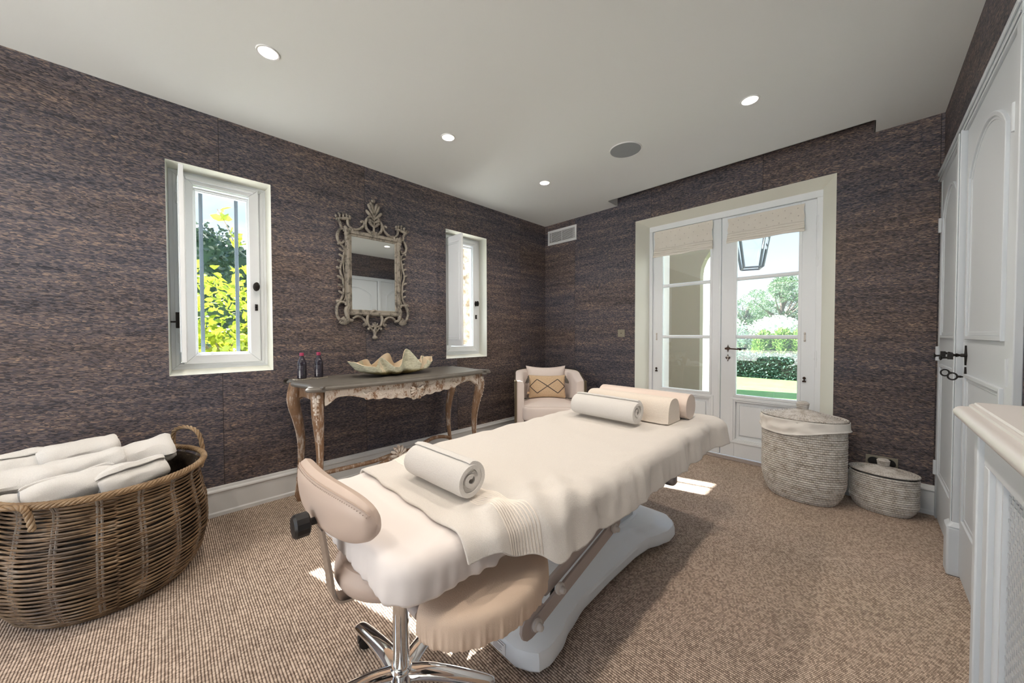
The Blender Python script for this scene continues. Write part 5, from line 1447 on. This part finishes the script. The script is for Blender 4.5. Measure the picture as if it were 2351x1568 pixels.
# ================================================================== LIDDED RATTAN BASKETS
def hamper(name, lab, loc, a, b, h, rz, coil, liner):
    rt_ = thing(name, lab, 'basket', (*loc, 0), rz)
    rr_ = random.Random(int(h * 100))
    def prof(z):
        t = z / h
        return lerp(.83, 1.0, sstep(0, .30, t) ** .7) * lerp(1, 1.0, t)
    mb = MB(); n = int(h / coil)
    for i in range(n):
        z = coil * (i + .5); s_ = prof(z); 
        if z < .05: s_ *= lerp(.90, 1, (z / .05) ** .5)
        dz = rr_.uniform(-.0006, .0006); ds = rr_.uniform(-.0012, .0012)
        mb.tube([((a * s_ + ds) * math.cos(t), (b * s_ + ds) * math.sin(t), z + dz) for t in [2 * PI * k / 72 for k in range(72)]], coil * .52, 7, closed=True)
    body = mb.build('body', RATTAN, rt_, angle=80)
    mb = MB(); mb.prism([(a * .74 * math.cos(t), b * .74 * math.sin(t)) for t in [2 * PI * k / 48 for k in range(48)]], .004, h - .02, 'z'); mb.build('inner_lining', LINER, rt_)
    # diagonal stitches
    mb = MB(); m_ = 84
    lw = []
    # lid
    zl = h + (.004); mb = MB(); nn = int(a / (coil * .9))
    for i in range(nn + 1):
        q = 1 - i / (nn + .5); s_ = q * 1.02; z = zl + .052 * (1 - q) ** 1.1 * (a / .235)
        mb.tube([(a * s_ * math.cos(t), b * s_ * math.sin(t), z) for t in [2 * PI * k / 64 for k in range(64)]], coil * .50, 7, closed=True)
    ld = mb.build('lid', RATTAN, rt_, angle=80)
    zt2 = zl + .052 * (a / .235); mb = MB(); kr = .030 * (a / .235) ** .5
    for i in range(4):
        q = [.86, .93, 1.0, 1.05][i]; mb.tube([(kr * q * math.cos(t), kr * q * math.sin(t), zt2 + coil * (i * .8)) for t in [2 * PI * k / 30 for k in range(30)]], coil * .52, 6, closed=True)
    for i in range(4): mb.tube([(kr * (.85 - i * .25) * math.cos(t) + .0001, kr * (.85 - i * .25) * math.sin(t), zt2 + coil * 2.9) for t in [2 * PI * k / 24 for k in range(24)]], coil * .5, 6, closed=True)
    mb.build('lid_knob', RATTAN, ld, angle=80)
    if liner:
        mb = MB()
        def fn(u, v):
            t = 2 * PI * u; front = max(0, -math.sin(t + rz + .55)) ** 2
            drop = .058 + .055 * front; z = h - .002 - v * drop
            s_ = 1.0 + (.0145 + .003 * v) / a
            w_ = .004 * noise.noise(Vector((math.cos(t) * 5, math.sin(t) * 5, z * 22))) * (1 + 2.0 * front) + .003 * math.sin(v * 9 + t * 5) * front
            e = .006 * math.exp(-((v - 1) / .06) ** 2)
            return ((a * s_ + w_ + e) * math.cos(t), (b * s_ + w_ + e) * math.sin(t), z)
        mb.grid(fn, 140, 14, cu=True); mb.build('fabric_liner', LINER, rt_, solid=.002, angle=80)
    return rt_
hamper('laundry_hamper', 'tall oval whitewashed rattan hamper with a lid and white liner by the door', (2.665, -.275), .236, .170, .585, math.radians(-3), .0155, True)
hamper('lidded_basket', 'small oval whitewashed rattan basket with a lid beside the tall hamper', (3.075, -.150), .158, .112, .262, math.radians(-3), .0138, False)
# ================================================================== OUTSIDE
G0 = -.12
mb = MB(); mb.add([(-30, -.0, G0), (60, 0.0, G0), (60, 60, G0), (-30, 60, G0)], [(0, 1, 2, 3)])
lawn = mb.build('lawn', GRASS, smooth=False); lawn.location = (0, .36, 0); lawn['kind'] = 'structure'
mb = MB(); mb.add([(-30, -30, G0 - .01), (-.36, -30, G0 - .01), (-.36, 30, G0 - .01), (-30, 30, G0 - .01)], [(0, 1, 2, 3)]); mb.add([(-.36, -30, G0 - .01), (20, -30, G0 - .01), (20, YB - .3, G0 - .01), (-.36, YB - .3, G0 - .01)], [(0, 1, 2, 3)])
mb.build('bounce_ground', GRAVEL, smooth=False)['kind'] = 'structure'  # unseen ground, added pale to bounce sunlight up to the ceiling
mb = MB(); mb.box(-2.2, 6.5, .36, 3.1, G0, -.01); mb.build('porch_paving', PAVING, smooth=False)['kind'] = 'structure'
# porch: arched front wall with its opening to the right
mb = MB()
PY0, PY1 = 2.60, 2.76; AX0, AX1 = 1.085, 4.9; SP, RZ = 2.15, .95
prf = [(-2.2, G0), (AX0, G0), (AX0, SP)]
for i in range(1, 24):
    q = PI - PI * i / 24; prf.append(((AX0 + AX1) / 2 + (AX1 - AX0) / 2 * math.cos(q), SP + RZ * math.sin(q)))
prf += [(AX1, SP), (AX1, G0), (6.5, G0), (6.5, 3.6), (-2.2, 3.6)]
# build as strips so that the arch stays open
cols = sorted(set([-2.2, AX0, AX1, 6.5] + [p[0] for p in prf[3:26]]))
def archz(x):
    if x <= AX0 or x >= AX1: return G0
    c = (AX0 + AX1) / 2; r = (AX1 - AX0) / 2; return SP + RZ * math.sqrt(max(0, 1 - ((x - c) / r) ** 2))
for a, b in zip(cols[:-1], cols[1:]):
    m_ = (a + b) / 2
    za, zb = (G0, G0) if (m_ < AX0 or m_ > AX1) else (archz(a) if a > AX0 else SP, archz(b) if b < AX1 else SP)
    mb.add([(a, PY0, za), (b, PY0, zb), (b, PY0, 3.6), (a, PY0, 3.6), (a, PY1, za), (b, PY1, zb), (b, PY1, 3.6), (a, PY1, 3.6)], [(0, 1, 2, 3), (7, 6, 5, 4), (0, 4, 5, 1)])
mb.box(AX0 - .001, AX0, PY0, PY1, G0, SP); mb.box(AX1, AX1 + .001, PY0, PY1, G0, SP)
mb.build('porch_arch_wall', STUCCO, smooth=False)['kind'] = 'structure'
mb = MB(); mb.box(.36, .60, .36, 2.6, G0, 3.6); mb.box(5.6, 5.9, .36, 2.6, G0, 3.6); mb.build('porch_side_wall', STUCCOPALE, smooth=False)['kind'] = 'structure'
mb = MB(); mb.box(.3, 6.0, .36, 1.0, 3.3, 3.6); mb.build('porch_beam', STUCCO, smooth=False)['kind'] = 'structure'
mb = MB(); mb.box(-1.5, .82, 5.0, 5.3, G0, 4.2); mb.build('garden_wall', mat('white_limewash', (.88, .87, .84), .9), smooth=False)['kind'] = 'structure'
# lantern hanging in the porch
ln = thing('porch_lantern', 'four-sided iron lantern hanging in the porch outside the door', 'lantern', (1.99, 1.55, 1.99), .35)
def lbar(mb, a, b, r=.009): mb.tube([a, b], r, 4, sq=(1, 1))
mb = MB(); b_ = .095; t_ = .155; hh = .42
B = [(-b_, -b_, 0), (b_, -b_, 0), (b_, b_, 0), (-b_, b_, 0)]; T_ = [(-t_, -t_, hh), (t_, -t_, hh), (t_, t_, hh), (-t_, t_, hh)]
for i in range(4): lbar(mb, B[i], B[(i + 1) % 4], .011); lbar(mb, T_[i], T_[(i + 1) % 4], .013); lbar(mb, B[i], T_[i], .015); lbar(mb, T_[i], (0, 0, hh + .16), .008)
mb.tube([(0, 0, hh + .15), (0, 0, hh + .20)], .02, 10); mb.build('cage', BLUEIRON, ln)
mb = MB()
for i in range(4): j = (i + 1) % 4; mb.add([B[i], B[j], T_[j], T_[i]], [(0, 1, 2, 3)])
mb.build('glass_side', PANE, ln, smooth=False)
mb = MB(); mb.tube([(0, 0, hh + .2), (0, 0, 1.45)], .006, 6); mb.build('chain', BLUEIRON, ln)
mb = MB(); mb.box(-.6, 4.2, 1.45, 1.65, 3.45, 3.6); mb.build('porch_crossbeam', STUCCO, smooth=False)['kind'] = 'structure'
# foliage helper: many small folded leaves in one mesh
def leaves(mb, n, fn, L, Wd, rnd, droop=.3):
    for i in range(n):
        c, nr = fn(rnd); d = Vector((rnd.gauss(0, 1), rnd.gauss(0, 1), rnd.gauss(0, .7) - droop)) + nr * .7; d.normalize()
        s_ = d.cross(Vector((rnd.gauss(0, 1), rnd.gauss(0, 1), rnd.gauss(0, 1)))).normalized(); l = L * rnd.uniform(.6, 1.25); w_ = Wd * rnd.uniform(.7, 1.2); u_ = d.cross(s_) * w_ * .35
        c = Vector(c)
        mb.add([c, c + d * l * .3 + s_ * w_ * .8 + u_, c + d * l * .65 + s_ * w_ * .8 + u_, c + d * l, c + d * l * .65 - s_ * w_ * .8 + u_, c + d * l * .3 - s_ * w_ * .8 + u_, c + d * l * .5], [(0, 1, 2, 6), (2, 3, 6), (0, 6, 4, 5), (6, 3, 4)])
def blob(c, r, squash=1):
    def f(rnd):
        v = Vector((rnd.gauss(0, 1), rnd.gauss(0, 1), rnd.gauss(0, 1))).normalized(); q = rnd.uniform(.72, 1.0)
        bump_ = 1 + .15 * noise.noise(v * 3 + Vector(c)); return Vector((c[0] + v.x * r[0] * q * bump_, c[1] + v.y * r[1] * q * bump_, c[2] + v.z * r[2] * q * bump_)), v
    return f
# lemon tree outside the near window
ro = random.Random(21)
lt = thing('lemon_tree', 'sunlit yellow-green lemon tree just outside the near barred window', 'tree', (-1.75, -3.15, G0))
mb = MB(); branches = []
mb.tube(smooth_path([(0, 0, 0), (.02, .01, .4), (-.03, .02, .8), (.03, 0, 1.15)], 4), [.05] * 4 + [.04] * 9, 10)
tips = []
for k in range(20):
    a = ro.uniform(0, 2 * PI); z0_ = ro.uniform(.5, 1.15); L = ro.uniform(.45, .8); e = ro.uniform(.3, 1.0)
    p0 = Vector((0, 0, z0_)); p2 = p0 + Vector((math.cos(a) * L * .8, math.sin(a) * L * .8, L * e)); p2.z = min(p2.z, 2.25); p1 = p0.lerp(p2, .5) + Vector((0, 0, .1)); P = smooth_path([p0, p1, p2], 5); mb.tube(P, [lerp(.016, .005, i / (len(P) - 1)) for i in range(len(P))], 6); tips.append(P)
# one twig reaching up in front of the sky
P = smooth_path([(.2, .12, 1.75), (.1, .12, 2.15), (.02, .06, 2.42), (-.04, -.02, 2.62)], 6); mb.tube(P, [.008] * 6 + [.005] * 13, 6)
P2 = smooth_path([(.0, .3, 1.7), (.02, .28, 2.2), (.05, .33, 2.46)], 6); mb.tube(P2, .005, 6)
mb.build('trunk', BARK, lt)
mb = MB()
def lf_(rnd):
    if rnd.random() < .55:
        P_ = rnd.choice(tips); q = rnd.choice(P_[3:]); v = Vector((rnd.gauss(0, 1), rnd.gauss(0, 1), rnd.gauss(0, 1))).normalized(); return Vector(q) + v * rnd.uniform(0, .12), v
    v = Vector((rnd.gauss(0, 1), rnd.gauss(0, 1), rnd.gauss(0, 1))).normalized(); q = rnd.uniform(.5, 1.0); return Vector((v.x * .75 * q, v.y * .8 * q, 1.35 + v.z * .75 * q)), v
leaves(mb, 3000, lf_, .088, .030, ro)
leaves(mb, 16, lambda r: (r.choice(P[6:]) + Vector((0, 0, 0)), Vector((r.gauss(0, 1), r.gauss(0, 1), .6))), .12, .036, ro, -.3)
leaves(mb, 10, lambda r: (r.choice(P2[6:]), Vector((r.gauss(0, 1), r.gauss(0, 1), .6))), .12, .036, ro, -.3)
mb.build('leaves', LEMONLEAF, lt, angle=80)
for (x, y, z_) in ((.55, .10, 1.28), (.40, .38, .95), (.5, -.25, 1.6)):
    mb = MB(); mb.sphere((x, y, z_), .036, 14, (1, 1, 1.2)); mb.build('lemon', LEMON, lt)
# clipped dark shrub behind it
hs = thing('round_shrub', 'dark green clipped shrub rising behind the lemon tree', 'shrub', (-5.2, -3.15, G0))
mb = MB(); leaves(mb, 9000, blob((0, 0, 1.35), (1.15, 1.25, 1.86)), .085, .034, ro)
leaves(mb, 8000, blob((0, 0, 1.35), (1.13, 1.23, 1.84)), .085, .034, ro); mb.build('leaves', HOLLY, hs, angle=80)
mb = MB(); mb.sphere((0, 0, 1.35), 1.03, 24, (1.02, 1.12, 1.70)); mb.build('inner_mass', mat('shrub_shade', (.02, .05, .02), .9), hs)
mb = MB(); mb.tube([(0, 0, 0), (0, 0, .5)], .06, 10); mb.build('trunk', BARK, hs)
# rough stone pier outside the far window
sp_ = MB()
def stn(u, v):
    y = lerp(-.75, .75, u); z_ = lerp(0, 3.0, v); return (.10 * noise.noise(Vector((y * 4, z_ * 4, 0))) + .05 * noise.noise(Vector((y * 11, z_ * 11, 3))), y, z_)
sp_.grid(stn, 60, 110); sp_.add([(-.4, -.75, 0), (-.4, .75, 0), (-.4, .75, 3), (-.4, -.75, 3)], [(0, 1, 2, 3)]); sp_.box(-.4, -.03, -.75, .75, 2.95, 3.0)
o = sp_.build('stone_pier', STONE, angle=80); o.location = (-1.9, .35, G0)
tag(o, 'rough pale stone pier filling the view of the far narrow window', 'wall')
# hedge across the lawn
hg = thing('clipped_hedge', 'low clipped dark green hedge across the lawn', 'hedge', (1.0, 8.9, G0))
def boxleaf(x0_, x1_, y0_, y1_, z0_, z1_):
    def f(rnd):
        k = rnd.random()
        if k < .62: return Vector((rnd.uniform(x0_, x1_), y0_ + rnd.uniform(-.03, .08), rnd.uniform(z0_, z1_))), Vector((0, -1, 0))
        return Vector((rnd.uniform(x0_, x1_), rnd.uniform(y0_, y1_), z1_ + rnd.uniform(-.06, .03))), Vector((0, 0, 1))
    return f
mb = MB(); leaves(mb, 9000, boxleaf(-2.6, 3.2, 0, .8, 0, .66), .075, .03, ro); mb.build('leaves', HEDGELEAF, hg, angle=80)
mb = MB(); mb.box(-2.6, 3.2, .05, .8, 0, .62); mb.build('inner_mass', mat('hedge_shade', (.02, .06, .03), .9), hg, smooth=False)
# cypress hedge trees
for i, (x, w_, h_) in enumerate([(-.38, .36, 1.32), (.20, .36, 1.38), (.80, .38, 1.42)]):
    t = thing('cypress', ['leftmost bright green cypress in the row behind the hedge', 'middle bright green cypress in the row behind the hedge', 'rightmost bright green cypress in the row behind the hedge'][i], 'tree', (x + .55, 13.2, G0), group='row of clipped cypresses behind the hedge')
    mb = MB(); leaves(mb, 2600, blob((0, 0, h_ * .52), (w_, .5, h_ * .55)), .14, .03, ro, -1.2); mb.sphere((0, 0, h_ * .5), .5, 14, (w_ * 1.7, .8, h_ * .95)); mb.build('leaves', CYPRESS, t, angle=80)
    mb = MB(); mb.tube([(0, 0, 0), (0, 0, .4)], .05, 8); mb.build('trunk', BARK, t)
# umbrella pine on the right and paler trees behind
def pine(loc, s_, lab, seed, m=PINELEAF):
    rnd = random.Random(seed); t = thing('umbrella_pine', lab, 'tree', loc)
    mb = MB(); P_ = smooth_path([(0, 0, 0), (.3, 0, 1.6), (.1, 0, 3.2), (.6, 0, 4.6)], 5); mb.tube([p * s_ for p in P_], [.22 * s_] * 3 + [.14 * s_] * (len(P_) - 3), 10)
    cl_ = []
    for k in range(24):
        a = rnd.uniform(0, 2 * PI); r = rnd.uniform(.3, 2.3); z_ = rnd.uniform(2.5, 5.7) - r * .30
        c = Vector((math.cos(a) * r + .3, math.sin(a) * r * .7, z_)) * s_; cl_.append((c, rnd.uniform(.55, .95) * s_))
        st0 = P_[8] * s_; mb.tube([st0, st0.lerp(c, .6) + Vector((0, 0, -.1)), c], [.07 * s_, .05 * s_, .03 * s_], 6)
    mb.build('trunk', BARK, t)
    mb = MB()
    for c, r in cl_: leaves(mb, 620, blob(c, (r, r, r * .6)), .14 * s_, .026 * s_, rnd, -.4)
    mb.build('needles', m, t, angle=80)
pine((-.85, 24.0, G0), .86, 'tall umbrella pine with bluish green crown beyond the garden', 3)
pine((-3.4, 27.0, G0), .78, 'lower umbrella pine to the left of the tall one beyond the garden', 8)
PALE = leafmat('pale_leaf', (.38, .44, .36), (.62, .66, .56), .2)
for i, (x, y, r, lab) in enumerate([(-3.6, 20, 1.5, 'pale grey-green bush at the left of the garden view'), (-.6, 21, 1.3, 'pale grey-green bush under the umbrella pines'), (2.6, 19, 1.5, 'pale flowering bush at the right below the tall pine'), (-6.0, 24, 2.0, 'pale grey-green bush at the far left edge of the garden')]):
    t = thing('garden_bush', lab, 'bush', (x, y, G0), group='pale bushes beyond the garden')
    mb = MB(); leaves(mb, 3000, blob((0, 0, r * .8), (r * 1.2, r, r)), .16, .06, ro); mb.sphere((0, 0, r * .75), r * .85, 16, (1.1, 1, 1)); mb.build('leaves', PALE, t, angle=80)
